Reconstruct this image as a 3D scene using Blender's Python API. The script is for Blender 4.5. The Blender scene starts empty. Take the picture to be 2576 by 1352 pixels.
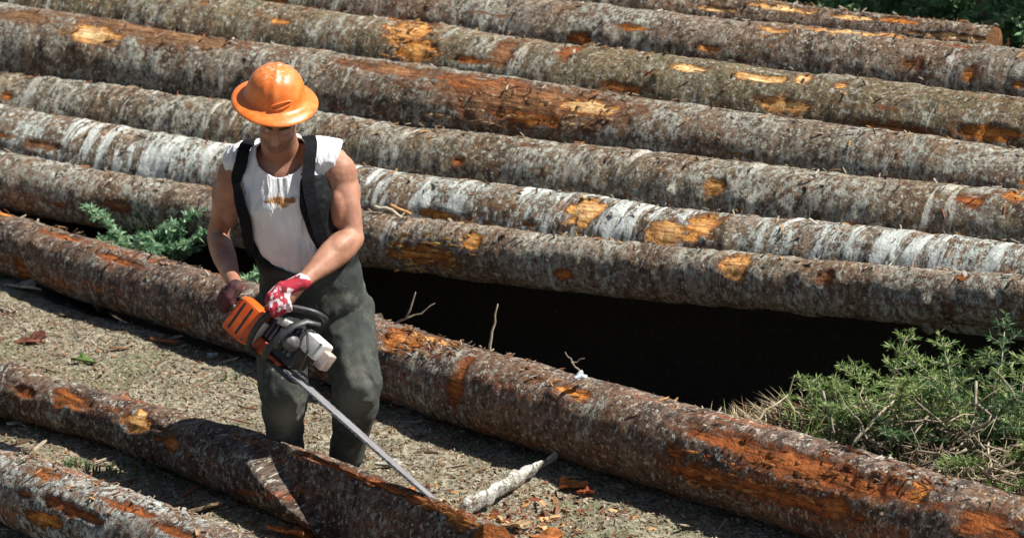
import bpy, bmesh, math, random
import numpy as np
from mathutils import Vector, Matrix
from mathutils.bvhtree import BVHTree
random.seed(7); RNG = np.random.default_rng(7)
SC = bpy.context.scene
COL = SC.collection

# ------------------------------------------------------------------ camera, sky, sun, exposure
PITCH = math.radians(16.0); FPX = 2904.0; CAMZ = 4.0
cam = bpy.data.cameras.new('camera'); cam_o = bpy.data.objects.new('camera', cam); COL.objects.link(cam_o)
cam_o.location = (0, 0, CAMZ); cam_o.rotation_euler = (math.radians(90) - PITCH, 0, 0)
cam.sensor_width = 36; cam.lens = FPX / 1024 * 36; cam.clip_end = 2000
cam.dof.use_dof = True; cam.dof.focus_distance = 11.2; cam.dof.aperture_fstop = 4.0
SC.camera = cam_o
SUN_EL, SUN_AZ = 53.0, 93.0            # azimuth measured from straight behind the scene (+Y) towards the right (+X)
el, az = math.radians(SUN_EL), math.radians(SUN_AZ)
SUNDIR = Vector((math.sin(az) * math.cos(el), math.cos(az) * math.cos(el), math.sin(el)))
world = bpy.data.worlds.new('World'); SC.world = world; world.use_nodes = True
wn = world.node_tree; sky = wn.nodes.new('ShaderNodeTexSky'); sky.sky_type = 'NISHITA'; sky.sun_disc = False
sky.sun_elevation = el; sky.sun_rotation = az
wn.links.new(sky.outputs[0], wn.nodes['Background'].inputs[0]); wn.nodes['Background'].inputs[1].default_value = 0.05
sun = bpy.data.lights.new('sun', 'SUN'); sun.energy = 5.0; sun.angle = math.radians(0.5); sun.color = (1, .965, .90)
sun_o = bpy.data.objects.new('sun', sun); COL.objects.link(sun_o)
sun_o.rotation_euler = SUNDIR.to_track_quat('Z', 'Y').to_euler()
SC.view_settings.view_transform = 'Standard'; SC.view_settings.look = 'None'
SC.view_settings.exposure = 0.76; SC.view_settings.gamma = 1

# ------------------------------------------------------------------ projection helpers (photo sheet units: 2576 across)
CF = np.array([0, math.cos(PITCH), -math.sin(PITCH)]); CU = np.array([0, math.sin(PITCH), math.cos(PITCH)]); CR = np.array([1., 0, 0])
K = 1024 / 2576.0
def ray(px, py):
    d = CF * FPX + CR * (px * K - 512) + CU * (268.5 - py * K)
    return d / d[1]
def W(px, py, y):
    return Vector(np.array([0, 0, CAMZ]) + ray(px, py) * y)
def WG(px, py, z=0.0):
    d = ray(px, py); return Vector(np.array([0, 0, CAMZ]) + d * ((z - CAMZ) / d[2]))
def proj(P):
    P = np.asarray(P, float) - np.array([0, 0, CAMZ]); f = P @ CF
    return np.stack([(512 + FPX * (P @ CR) / f) / K, (268.5 - FPX * (P @ CU) / f) / K], -1)

# ------------------------------------------------------------------ vector noise
def _h(ix, iy, iz, s):
    n = (ix.astype(np.int64) * 374761393 + iy.astype(np.int64) * 668265263 + iz.astype(np.int64) * 2147483647 + s * 1274126177) & 0xffffffff
    n = ((n ^ (n >> 13)) * 1274126177) & 0xffffffff
    n = n ^ (n >> 16)
    return (n & 0xffff) / 65535.0
def vn(P, s=0):
    i = np.floor(P); f = P - i; f = f * f * (3 - 2 * f); i = i.astype(np.int64)
    r = 0
    for a in (0, 1):
        for b in (0, 1):
            for c in (0, 1):
                w = (f[:, 0] if a else 1 - f[:, 0]) * (f[:, 1] if b else 1 - f[:, 1]) * (f[:, 2] if c else 1 - f[:, 2])
                r = r + w * _h(i[:, 0] + a, i[:, 1] + b, i[:, 2] + c, s)
    return r * 2 - 1
def fbm(P, o=4, s=0, g=.5):
    r = 0; a = 1.0; t = 0
    for k in range(o):
        r = r + a * vn(P * (2.03 ** k) + 17.3 * k, s + k); t += a; a *= g
    return r / t
def sstep(a, b, x):
    t = np.clip((x - a) / (b - a), 0, 1); return t * t * (3 - 2 * t)

# ------------------------------------------------------------------ object helpers
def tag(o, label=None, cat=None, group=None, kind=None):
    if label: o['label'] = label
    if cat: o['category'] = cat
    if group: o['group'] = group
    if kind: o['kind'] = kind
    return o
def mesh_np(name, V, F, attrs=None, smooth=True):
    """V (n,3); F (m,4) or (m,3) int"""
    me = bpy.data.meshes.new(name)
    V = np.asarray(V, np.float32); F = np.asarray(F, np.int32); k = F.shape[1]
    me.vertices.add(len(V)); me.vertices.foreach_set('co', V.ravel())
    me.loops.add(F.size); me.loops.foreach_set('vertex_index', F.ravel())
    me.polygons.add(len(F)); me.polygons.foreach_set('loop_start', np.arange(len(F), dtype=np.int32) * k)
    me.polygons.foreach_set('loop_total', np.full(len(F), k, np.int32))
    me.polygons.foreach_set('use_smooth', np.full(len(F), smooth))
    me.update(calc_edges=True)
    for n, (t, d) in (attrs or {}).items():
        a = me.attributes.new(n, t, 'POINT')
        a.data.foreach_set('vector' if t == 'FLOAT_VECTOR' else 'value', np.asarray(d, np.float32).ravel())
    return me
def obj(name, me, mat, parent=None):
    me.name = name
    o = bpy.data.objects.new(name, me); COL.objects.link(o)
    if mat and not me.materials: me.materials.append(mat)
    if parent: o.parent = parent; 
    return o
def empty(name, loc=(0, 0, 0)):
    o = bpy.data.objects.new(name, None); COL.objects.link(o); o.location = loc; return o
def to_local(me, org):
    me.transform(Matrix.Translation(-Vector(org))); return me

class MB:
    """collects quads / tris into one mesh"""
    def __init__(s): s.v = []; s.f = []
    def add(s, vs, fs):
        b = len(s.v); s.v += [tuple(v) for v in vs]; s.f += [tuple(i + b for i in f) for f in fs]; return s
    def box(s, c, sz, M=None, bev=0):
        bm = bmesh.new(); bmesh.ops.create_cube(bm, size=1); bmesh.ops.scale(bm, vec=sz, verts=bm.verts)
        if bev: bmesh.ops.bevel(bm, geom=bm.edges[:], offset=bev, segments=3, affect='EDGES', profile=.6)
        bm.verts.ensure_lookup_table(); vs = [v.co + Vector(c) for v in bm.verts]
        if M: vs = [M @ v for v in vs]
        s.add(vs, [[v.index for v in f.verts] for f in bm.faces]); bm.free(); return s
    def tube(s, pts, rad, n=14, ref=None, cap=True, sq=2.0):
        pts = [Vector(p) for p in pts]; rings = []
        m = len(pts)
        if not isinstance(rad, (list, tuple)): rad = [rad] * m
        rad = [(r, r) if not isinstance(r, (tuple, list)) else r for r in rad]
        T = [(pts[min(i + 1, m - 1)] - pts[max(i - 1, 0)]).normalized() for i in range(m)]
        u = Vector(ref) if ref is not None else (Vector((0, 0, 1)) if abs(T[0].z) < .9 else Vector((1, 0, 0)))
        secs = []
        if cap: secs += [(pts[0] - T[0] * min(rad[0]) * math.sin(a), T[0], math.cos(a), 0) for a in (1.45, 1.1, .6)]
        for i in range(m): secs.append((pts[i], T[i], 1, i))
        if cap: secs += [(pts[-1] + T[-1] * min(rad[-1]) * math.sin(a), T[-1], math.cos(a), m - 1) for a in (.6, 1.1, 1.45)]
        for (p, t, sc, i) in secs:
            if ref is not None: u = Vector(ref)
            a = (u - t * u.dot(t)).normalized(); b = t.cross(a); u = a
            ring = []
            for k in range(n):
                c, q = math.cos(2 * math.pi * k / n), math.sin(2 * math.pi * k / n)
                c2 = math.copysign(abs(c) ** (2 / sq), c); q2 = math.copysign(abs(q) ** (2 / sq), q)
                ring.append(p + a * (c2 * rad[i][0] * sc) + b * (q2 * rad[i][1] * sc))
            rings.append(ring)
        vs = [v for r in rings for v in r]; fs = []
        for i in range(len(rings) - 1):
            for k in range(n): fs.append((i * n + k, i * n + (k + 1) % n, (i + 1) * n + (k + 1) % n, (i + 1) * n + k))
        fs.append(tuple(range(n - 1, -1, -1))); L = (len(rings) - 1) * n; fs.append(tuple(L + k for k in range(n)))
        return s.add(vs, fs)
    def ell(s, c, r, M=None, n=20):
        vs = []; fs = []; h = n // 2
        for i in range(h + 1):
            for k in range(n):
                a = math.pi * i / h; b = 2 * math.pi * k / n
                v = Vector((math.sin(a) * math.cos(b) * r[0], math.sin(a) * math.sin(b) * r[1], math.cos(a) * r[2]))
                vs.append((M @ v if M else v) + Vector(c))
        for i in range(h):
            for k in range(n): fs.append((i * n + k, (i + 1) * n + k, (i + 1) * n + (k + 1) % n, i * n + (k + 1) % n))
        return s.add(vs, fs)
    def mesh(s, name='m', smooth=True):
        me = bpy.data.meshes.new(name); me.from_pydata(s.v, [], s.f)
        bm = bmesh.new(); bm.from_mesh(me); bmesh.ops.remove_doubles(bm, verts=bm.verts, dist=1e-5)
        bmesh.ops.recalc_face_normals(bm, faces=bm.faces); bm.to_mesh(me); bm.free()
        if smooth:
            for p in me.polygons: p.use_smooth = True
        me.update(); return me
    def blend(s, vox=.008, it=6, name='m'):
        """union of all pieces as one continuous skin"""
        me = s.mesh('tmp'); o = bpy.data.objects.new('tmp', me); COL.objects.link(o)
        r = o.modifiers.new('r', 'REMESH'); r.mode = 'VOXEL'; r.voxel_size = vox
        q = o.modifiers.new('s', 'SMOOTH'); q.factor = .5; q.iterations = it
        dg = bpy.context.evaluated_depsgraph_get(); dg.update()
        out = bpy.data.meshes.new_from_object(o.evaluated_get(dg)); out.name = name
        bpy.data.objects.remove(o); bpy.data.meshes.remove(me)
        for p in out.polygons: p.use_smooth = True
        return out
def autosmooth(me, ang=35):
    """sharp edges where faces meet at a steep angle"""
    bm = bmesh.new(); bm.from_mesh(me)
    for e in bm.edges:
        if len(e.link_faces) == 2 and e.calc_face_angle(0) > math.radians(ang): e.smooth = False
    bm.to_mesh(me); bm.free(); return me
def vco(me):
    a = np.zeros(len(me.vertices) * 3, np.float32); me.vertices.foreach_get('co', a); return a.reshape(-1, 3)
def vno(me):
    a = np.zeros(len(me.vertices) * 3, np.float32); me.vertices.foreach_get('normal', a); return a.reshape(-1, 3)
def setco(me, V): me.vertices.foreach_set('co', np.asarray(V, np.float32).ravel()); me.update()

# ------------------------------------------------------------------ material helpers
class NT:
    def __init__(s, name, rough=.85, spec=.3):
        s.m = bpy.data.materials.new(name); s.m.use_nodes = True; s.t = s.m.node_tree
        s.b = s.t.nodes['Principled BSDF']; s.b.inputs['Roughness'].default_value = rough
        s.b.inputs['Specular IOR Level'].default_value = spec
    def n(s, t, **kw):
        q = s.t.nodes.new(t)
        for k, v in kw.items(): setattr(q, k, v)
        return q
    def put(s, inp, v):
        if isinstance(v, bpy.types.NodeSocket): s.t.links.new(v, inp)
        elif isinstance(v, tuple) and len(v) == 3 and inp.type == 'RGBA': inp.default_value = (*v, 1)
        else: inp.default_value = v
    def attr(s, name): 
        q = s.n('ShaderNodeAttribute'); q.attribute_name = name; return q
    def co(s): return s.n('ShaderNodeTexCoord').outputs['Object']
    def mapping(s, v, scale=(1, 1, 1), loc=(0, 0, 0)):
        q = s.n('ShaderNodeMapping'); s.put(q.inputs[0], v); q.inputs['Scale'].default_value = scale; q.inputs['Location'].default_value = loc
        return q.outputs[0]
    def noise(s, v, sc, det=3, rough=.55, dist=0):
        q = s.n('ShaderNodeTexNoise'); s.put(q.inputs['Vector'], v); q.inputs['Scale'].default_value = sc
        q.inputs['Detail'].default_value = det; q.inputs['Roughness'].default_value = rough; q.inputs['Distortion'].default_value = dist
        return q.outputs['Fac']
    def voro(s, v, sc, feat='F1'):
        q = s.n('ShaderNodeTexVoronoi'); q.feature = feat; s.put(q.inputs['Vector'], v); q.inputs['Scale'].default_value = sc
        return q
    def ramp(s, f, a, b, lo=0.0, hi=1.0):
        q = s.n('ShaderNodeMapRange'); q.interpolation_type = 'SMOOTHSTEP'; s.put(q.inputs[0], f)
        q.inputs[1].default_value = a; q.inputs[2].default_value = b; q.inputs[3].default_value = lo; q.inputs[4].default_value = hi
        return q.outputs[0]
    def math(s, op, a, b=0.0):
        q = s.n('ShaderNodeMath'); q.operation = op; s.put(q.inputs[0], a); s.put(q.inputs[1], b); return q.outputs[0]
    def mix(s, f, a, b):
        q = s.n('ShaderNodeMix'); q.data_type = 'RGBA'; s.put(q.inputs[0], f); s.put(q.inputs[6], a); s.put(q.inputs[7], b); return q.outputs[2]
    def bump(s, h, dist, strength=1.0, nrm=None):
        q = s.n('ShaderNodeBump'); s.put(q.inputs['Height'], h); q.inputs['Distance'].default_value = dist; q.inputs['Strength'].default_value = strength
        if nrm is not None: s.put(q.inputs['Normal'], nrm)
        return q.outputs[0]
    def col(s, c): s.put(s.b.inputs['Base Color'], c); return s
    def nrm(s, n): s.put(s.b.inputs['Normal'], n); return s
def simple(name, c1, c2, sc=30, rough=.7, spec=.3, bump=.001, metal=0, bsc=None):
    t = NT(name, rough, spec); v = t.co(); n = t.noise(v, sc, 5, .6)
    t.col(t.mix(t.ramp(n, .35, .65), c1, c2)); t.b.inputs['Metallic'].default_value = metal
    if bump: t.nrm(t.bump(t.noise(v, bsc or sc * 3, 4), bump))
    return t.m

def bark_mat(name, base=(.235, .175, .12), dark=(.055, .036, .024), lichen=.5, ring=.5, red=.1, green=.15, off=0.0, white=(.51, .495, .425), olive=0.0):
    t = NT(name, .9, .15)
    v = t.mapping(t.attr('barkco').outputs['Vector'], (1, 1, 1), (off * 7.3, off * 3.1, off))
    ringv = t.mapping(v, (1.0, .28, .28)); axv = t.mapping(v, (.22, 1, 1))
    big = t.noise(v, 1.7, 3, .6); mid = t.noise(ringv, 14, 5, .65, .4); fine = t.noise(v, 40, 4, .75); fine2 = t.noise(v, 95, 3, .6)
    mottled = t.noise(v, 22, 5, .7)
    c = t.mix(t.ramp(mid, .36, .66), dark, base)
    c = t.mix(t.ramp(mottled, .50, .66, 0, .7), c, tuple(min(1, x * 1.7) for x in base))
    c = t.mix(t.ramp(big, .44, .64, 0, .62), c, t.mix(mottled, (.10, .055, .03), (.27, .165, .09)))                       # brown stretches
    if olive: c = t.mix(t.ramp(t.noise(v, 2.3, 3), .35, .6, 0, olive), c, (.155, .135, .07))
    # reddish bark
    rn = t.noise(axv, 7, 5, .7, .5)
    c = t.mix(t.ramp(rn, .66 - .3 * red, .78 - .3 * red, 0, .85), c, t.mix(fine, (.12, .028, .012), (.38, .13, .045)))
    c = t.mix(t.ramp(t.noise(t.mapping(v, (.6, 1, 1), (11, 3, 8)), 19, 5, .8), .60, .67, 0, .8), c, t.mix(fine, (.20, .065, .02), (.46, .22, .08)))
    # green
    gn = t.noise(v, 4.1, 4, .6)
    c = t.mix(t.ramp(gn, .70 - .22 * green, .86 - .22 * green, 0, .65), c, t.mix(fine, (.05, .07, .025), (.17, .22, .11)))
    # dark crevices
    c = t.mix(t.ramp(fine, .52, .40, 0, .85), c, dark)
    # lichen: patchy colonies of small crisp spots plus rings running round the stem
    lm = t.noise(t.mapping(v, (1.3, .8, .8), (3, 9, 2)), 2.6, 3, .6)
    lmask = t.ramp(lm, .58 - .28 * lichen, .72 - .22 * lichen)
    spots = t.ramp(t.noise(t.mapping(v, (1.15, .75, .75), (5, 1, 4)), 30, 5, .85), .505 - .045 * lichen, .56 - .04 * lichen)
    lc = t.mix(t.noise(v, 18, 3), (white[0] * .62, white[1] * .66, white[2] * .62), white)
    c = t.mix(t.math('MULTIPLY', t.math('MULTIPLY', lmask, spots), .95), c, lc)
    spots2 = t.ramp(t.noise(t.mapping(v, (1, .8, .8), (15, 1, 4)), 46, 3, .75), .585 - .05 * lichen, .625 - .05 * lichen)
    c = t.mix(t.math('MULTIPLY', spots2, .8), c, lc)
    if ring:
        rr = t.ramp(t.noise(t.mapping(v, (1.0, .16, .16), (2, 2, 2)), 15, 4, .65, .3), .60 - .09 * ring, .67 - .09 * ring)
        rm = t.ramp(t.noise(t.mapping(v, (1, .5, .5), (8, 2, 2)), 1.9, 2), .56 - .25 * ring, .66 - .2 * ring)
        c = t.mix(t.math('MULTIPLY', t.math('MULTIPLY', rr, rm), .9), c, white)
    # torn patches of bare wood
    pe = t.attr('peel').outputs['Fac']; tn = t.attr('tone').outputs['Fac']
    grain = t.noise(t.mapping(v, (.10, 1, 1)), 60, 4, .7, .6)
    pn = t.math('ADD', pe, t.math('MULTIPLY', t.math('SUBTRACT', t.noise(t.mapping(v, (.5, 1, 1)), 24, 6, .85), .5), 3.0))
    pm = t.ramp(pn, .42, .60)
    core = t.ramp(pe, .75, 1.15)
    def stops(L_):
        r_ = t.n('ShaderNodeValToRGB'); t.put(r_.inputs[0], tn); e_ = r_.color_ramp.elements
        while len(e_) < len(L_): e_.new(.5)
        for q_, (p_, c_) in enumerate(L_): e_[q_].position = p_; e_[q_].color = (*c_, 1)
        return r_.outputs[0]
    wood = t.mix(core, stops([(0, (.24, .13, .065)), (.2, (.36, .10, .028)), (.45, (.58, .21, .035)), (1, (.76, .42, .14))]), stops([(0, (.36, .20, .10)), (.2, (.46, .15, .04)), (.45, (.80, .36, .08)), (1, (.90, .64, .32))]))
    woodd = stops([(0, (.08, .042, .02)), (.2, (.10, .028, .01)), (.45, (.20, .06, .012)), (1, (.38, .17, .05))])
    wc = t.mix(t.ramp(grain, .36, .60), woodd, wood)
    wc = t.mix(t.ramp(t.noise(v, 19, 5, .75), .54, .66, 0, .8), wc, stops([(0, (.42, .25, .13)), (.2, (.45, .17, .06)), (.45, (.78, .38, .10)), (1, (.86, .60, .28))]))
    wc = t.mix(t.ramp(t.noise(t.mapping(v, (.4, 1, 1), (7, 7, 7)), 15, 5, .75), .52, .62, 0, .8), wc, t.mix(tn, (.10, .035, .015), (.34, .17, .07)))
    c = t.mix(pm, c, wc)
    edge = t.math('MULTIPLY', t.ramp(pn, .15, .44), t.math('SUBTRACT', 1.0, pm))
    c = t.mix(t.math('MULTIPLY', edge, .7), c, t.mix(fine, (.07, .025, .012), (.26, .10, .04)))
    t.col(c)
    h = t.math('ADD', t.math('MULTIPLY', mid, .9), t.math('MULTIPLY', fine, .7))
    h = t.math('ADD', h, t.math('MULTIPLY', t.math('MULTIPLY', lmask, spots), .25))
    h = t.math('SUBTRACT', h, t.math('MULTIPLY', pm, .3))
    t.nrm(t.bump(h, .016, .9))
    return t.m

# ------------------------------------------------------------------ logs
LOGS = {}
PILE_GROUP = 'logs stacked side by side in the pile'
def log(key, top, rad, ys=None, ground=None, ext=(1.3, 1.3), peels=(), label='', group=None, flat=None, endtone=.8, seed=0, deg=2, lump=1.0, **mk):
    """top: points on the visible top edge (sheet units); rad: radius at those points; ys: distance of each point, or ground height"""
    cs = []
    m = len(top)
    R = np.interp(range(m), np.linspace(0, m - 1, len(rad)), rad)
    for i, (px, py) in enumerate(top):
        r = R[i]
        if ys is not None:
            y = np.interp(px, [q[0] for q in ys], [q[1] for q in ys]); p = np.array(W(px, py, y)) - CU * r
        else:
            d = ray(px, py); y = (r + ground - CAMZ + CU[2] * r) / d[2]; p = np.array([0, 0, CAMZ]) + d * y - CU * r
        cs.append(p)
    cs = np.array(cs); xs = cs[:, 0]
    dg = min(deg, m - 1)
    py_ = np.polyfit(xs, cs[:, 1], 1); pz_ = np.polyfit(xs, cs[:, 2], dg); pr_ = np.polyfit(xs, R, 1)
    pyq = np.polyfit(xs, cs[:, 1], dg)
    x0, x1 = xs.min(), xs.max()
    def cen(x):
        xc = np.clip(x, x0, x1); y = np.polyval(pyq, xc); z = np.polyval(pz_, xc)
        dy = np.polyval(np.polyder(pyq), xc); dz = np.polyval(np.polyder(pz_), xc)
        return np.stack([x, y + dy * (x - xc), z + dz * (x - xc)], -1)
    a, b = x0 - ext[0], x1 + ext[1]
    xx = np.linspace(a, b, 60); C0 = cen(xx); L = np.concatenate([[0], np.cumsum(np.linalg.norm(np.diff(C0, axis=0), axis=1))])
    nl = int(L[-1] / .013); s = np.linspace(0, L[-1], nl); C = np.stack([np.interp(s, L, C0[:, k]) for k in range(3)], -1)
    rr = np.clip(np.polyval(pr_, C[:, 0]), .5 * R.min(), R.max() * 1.15)
    T = np.gradient(C, axis=0); T /= np.linalg.norm(T, axis=1)[:, None]
    Bx = np.cross(T, [0, 0, 1.]); Bx /= np.linalg.norm(Bx, axis=1)[:, None]; Bz = np.cross(Bx, T)
    nt = 84; th = np.linspace(0, 2 * math.pi, nt, endpoint=False)
    S, TH = np.meshgrid(s, th, indexing='ij'); RR = np.repeat(rr[:, None], nt, 1)
    bc = np.stack([S, RR * np.cos(TH), RR * np.sin(TH)], -1).reshape(-1, 3)
    rad_ = RR.ravel().copy(); so = seed * 31.7
    rad_ += lump * .014 * fbm(bc * [1.2, 3, 3] + so, 2, seed) + .009 * fbm(bc * [5, 6, 6] + so, 2, seed + 5) \
          + .0085 * fbm(bc * [18, 9, 9] + so, 3, seed + 9, .6) + .0035 * fbm(bc * [45, 45, 45] + so, 2, seed + 11)
    rnd = random.Random(seed)
    for _ in range(int(L[-1] * 1.6)):                     # knots
        ks, kt = rnd.uniform(0, L[-1]), rnd.uniform(0, 2 * math.pi); kw = rnd.uniform(.022, .05)
        dt = (TH.ravel() - kt + math.pi) % (2 * math.pi) - math.pi
        d2 = ((bc[:, 0] - ks) / kw) ** 2 + (dt * RR.ravel() / kw) ** 2
        rad_ += rnd.uniform(.008, .034) * np.exp(-d2 * 1.3)
    # patches of torn bark
    nrm0 = (np.cos(TH)[..., None] * Bx[:, None, :] + np.sin(TH)[..., None] * Bz[:, None, :])
    P0 = C[:, None, :] + nrm0 * RR[..., None]
    pix = proj(P0.reshape(-1, 3)); facing = ((nrm0.reshape(-1, 3)) @ CF) < -.05
    peel = np.zeros(nl * nt); tone = np.full(nl * nt, .35)
    wob = 1 + .55 * fbm(bc * 16 + so, 3, seed + 20)
    def dab(s0, t0, ha, hb, tn, amp=1.0):
        dt = (TH.ravel() - t0 + math.pi) % (2 * math.pi) - math.pi
        q = np.sqrt(((bc[:, 0] - s0) / ha) ** 2 + (dt * RR.ravel() / hb) ** 2) * wob
        v = amp * (1.5 if tn > .8 else 1.15 if tn > .5 else 1) * np.clip(1.25 - .95 * q, 0, 1); mk_ = v > peel; tone[mk_] = tn; np.maximum(peel, v, out=peel)
    for (px, py, hx, hy, tn) in peels:
        if key in ('mid', 'front', 'corner'): tn = max(tn, .2)
        elif tn > .12: tn = min(1, tn + .08)
        d = (pix[:, 0] - px) ** 2 + (pix[:, 1] - py) ** 2 + np.where(facing, 0, 1e6); j = int(np.argmin(d))
        ppm = FPX / (np.dot(P0.reshape(-1, 3)[j] - [0, 0, CAMZ], CF)) / K
        cosv = max(.35, -float(nrm0.reshape(-1, 3)[j] @ CF))
        tx = abs(T[j // nt][0]) or 1
        dab(bc[j, 0], TH.ravel()[j], hx / ppm / max(tx, .5), hy / ppm / cosv, tn)
    for _ in range(int(L[-1] * 4)):
        dab(rnd.uniform(0, L[-1]), rnd.uniform(0, 6.28), rnd.uniform(.02, .10), rnd.uniform(.008, .03), rnd.uniform(0, .6), rnd.uniform(.3, .8))
    for _ in range(int(L[-1] * 1.5)):
        dab(rnd.uniform(0, L[-1]), rnd.uniform(0, 6.28), rnd.uniform(.10, .30), rnd.uniform(.006, .014), rnd.uniform(0, .3), rnd.uniform(.3, .6))
    rad_ -= .009 * sstep(.35, .6, peel)
    V = (C[:, None, :] + nrm0 * rad_.reshape(nl, nt)[..., None])
    if flat is not None:                                   # a face flattened so that it falls in shade
        n_, off_ = flat; n_ = np.array(Vector(n_).normalized())
        dd = ((V - C[:, None, :]) @ n_); sx_ = (bc[:, 0] / L[-1] + .0).reshape(nl, nt); q0 = proj(C)[:, 0]; ex = np.clip(dd - off_ + .006 * fbm((bc * 20), 2, 3).reshape(nl, nt), 0, None) * sstep(690, 730, q0[:, None] + 900 * (V[..., 2] - C[:, None, 2] - .08)); V = V - ex[..., None] * n_
    V = V.reshape(-1, 3)
    i, k = np.meshgrid(np.arange(nl - 1), np.arange(nt), indexing='ij'); k2 = (k + 1) % nt
    F = np.stack([i * nt + k, (i + 1) * nt + k, (i + 1) * nt + k2, i * nt + k2], -1).reshape(-1, 4)
    # cut ends: a few rings shrinking to the centre
    Vx = [V]; bx = [bc]; px_ = [peel]; tx_ = [tone]; Fx = [F]; base = len(V)
    for e, row in ((0, 0), (1, nl - 1)):
        prev = np.arange(nt) + row * nt; ring = V[prev]; cc = C[row]; out = -T[0] if e == 0 else T[-1]
        for q in (.98, .75, .5, .25, .02):
            Vr = cc + (ring - cc) * q + out * (.004 if q < .98 else 0); Vx.append(Vr)
            b_ = bc[prev if False else (np.arange(nt) + row * nt)].copy(); b_[:, 1:] *= q; b_[:, 0] = q * 3 + e; bx.append(b_)
            px_.append(np.full(nt, 1.6)); tx_.append(np.full(nt, endtone))
            cur = base + np.arange(nt); base += nt
            f = np.stack([prev, np.roll(prev, -1), np.roll(cur, -1), cur], -1)
            Fx.append(f if e == 0 else f[:, ::-1]); prev = cur
    V = np.concatenate(Vx); org = np.array([C[nl // 2][0], C[nl // 2][1], C[nl // 2][2] - rr[nl // 2]])
    me = mesh_np('log', V - org, np.concatenate(Fx), {'barkco': ('FLOAT_VECTOR', np.concatenate(bx)), 'peel': ('FLOAT', np.concatenate(px_)), 'tone': ('FLOAT', np.concatenate(tx_))})
    o = obj('log', me, bark_mat('bark_' + key, off=seed * 1.37 + .5, **mk)); o.location = org
    tag(o, label, 'log', group)
    LOGS[key] = dict(C=C, r=rr, obj=o, V=V); return o

def pile_y(k): return [(0, 14.35 + .33 * k), (2576, 11.25 + .33 * k)]
log('pile1', [(0, 375), (533, 471), (950, 540), (1200, 573), (1700, 612), (2576, 688)], (.155, .135, .118, .118), pile_y(0), seed=1,
    peels=[(1060, 640, 90, 24, .3), (1185, 610, 22, 22, .5), (1845, 668, 42, 26, .7), (2072, 700, 22, 20, .1), (1420, 690, 30, 12, .2), (2420, 690, 20, 8, .2), (300, 520, 40, 14, .1)],
    label='mottled grey log along the front bottom edge of the pile above the black gap', group=PILE_GROUP, lichen=.55, ring=.35, red=.25, green=.25, base=(.25, .185, .13))
log('pile2', [(0, 267), (554, 367), (900, 408), (1300, 460), (1700, 522), (2000, 555), (2576, 606)], (.20, .20), pile_y(1), seed=2,
    peels=[(1475, 525, 46, 30, .75), (1680, 580, 50, 36, .7), (1768, 555, 42, 34, .55), (1100, 535, 90, 12, .3), (110, 362, 60, 12, .05), (1330, 560, 22, 8, .2)],
    label='log with chalk white bark bands, second up from the black gap', group=PILE_GROUP, lichen=.45, ring=1.0, red=.1, green=.2, white=(.60, .63, .58))
log('pile3', [(0, 179), (583, 246), (810, 278), (1200, 340), (1500, 362), (1700, 390), (2000, 432), (2576, 472)], (.195, .205), pile_y(2), seed=3,
    peels=[(1795, 465, 34, 24, .6), (2440, 500, 40, 16, .15), (2565, 492, 50, 12, .3), (1150, 400, 18, 12, .2), (15, 240, 20, 12, .3)],
    label='grey green log directly behind the hard hat level, third up from the black gap', group=PILE_GROUP, lichen=0.5, ring=.5, red=.12, green=.3, base=(.235, .185, .12))
log('pile4', [(0, 8), (400, 70), (750, 112), (950, 148), (1200, 187), (1550, 240), (1878, 284), (2173, 326), (2576, 364)], (.26, .235, .215, .205, .205), pile_y(3), seed=4,
    peels=[(235, 84, 75, 22, 1.0), (430, 78, 280, 22, .0), (60, 40, 90, 18, .0), (1330, 245, 270, 62, .05), (1465, 262, 75, 22, .9), (1330, 300, 150, 20, .25), (1230, 205, 170, 22, .12), (1000, 172, 160, 16, .05), (1170, 215, 60, 10, .2)],
    label='log with a long stripped brown stretch and a cream scar near its left end', group=PILE_GROUP, lichen=0.55, ring=.2, red=.15, green=.3, base=(.22, .175, .125))
log('pile5', [(0, -90), (300, -55), (845, 20), (1303, 95), (1690, 152), (2039, 188), (2576, 238)], (.25, .235, .225, .22), pile_y(4.1), seed=5,
    peels=[(1035, 70, 52, 40, .6), (1055, 130, 55, 30, .45), (1000, 40, 35, 14, .3), (1270, 125, 30, 40, .05), (1440, 118, 26, 20, .15), (1560, 222, 52, 14, .2), (1975, 262, 80, 15, .7), (2490, 335, 85, 20, .3), (1730, 165, 50, 8, .95), (1915, 190, 64, 9, .9), (2025, 195, 15, 10, .95), (2120, 210, 18, 6, .7), (2250, 322, 130, 12, .1), (1180, 150, 60, 8, .2)],
    label='log with a big splintered bright orange break right of the hard hat', group=PILE_GROUP, lichen=0.25, ring=.45, red=.1, green=.45, olive=.5, base=(.24, .19, .12))
log('pile6', [(0, -185), (845, -75), (1303, -2), (1690, 38), (1958, 58), (2250, 86), (2576, 120)], (.21, .215, .22), pile_y(5.2), seed=6,
    peels=[(1450, 95, 34, 20, .15), (1600, 70, 60, 8, .3), (2440, 185, 24, 22, .3), (2565, 212, 25, 8, .4), (2290, 160, 24, 14, .1), (1780, 120, 30, 8, .4), (2150, 82, 110, 6, .8), (1950, 75, 40, 6, .7)],
    label='grey log with a lichen crust, next to last at the top right of the pile', group=PILE_GROUP, lichen=0.32, ring=.3, red=.15, green=.15, base=(.25, .195, .145))
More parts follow.
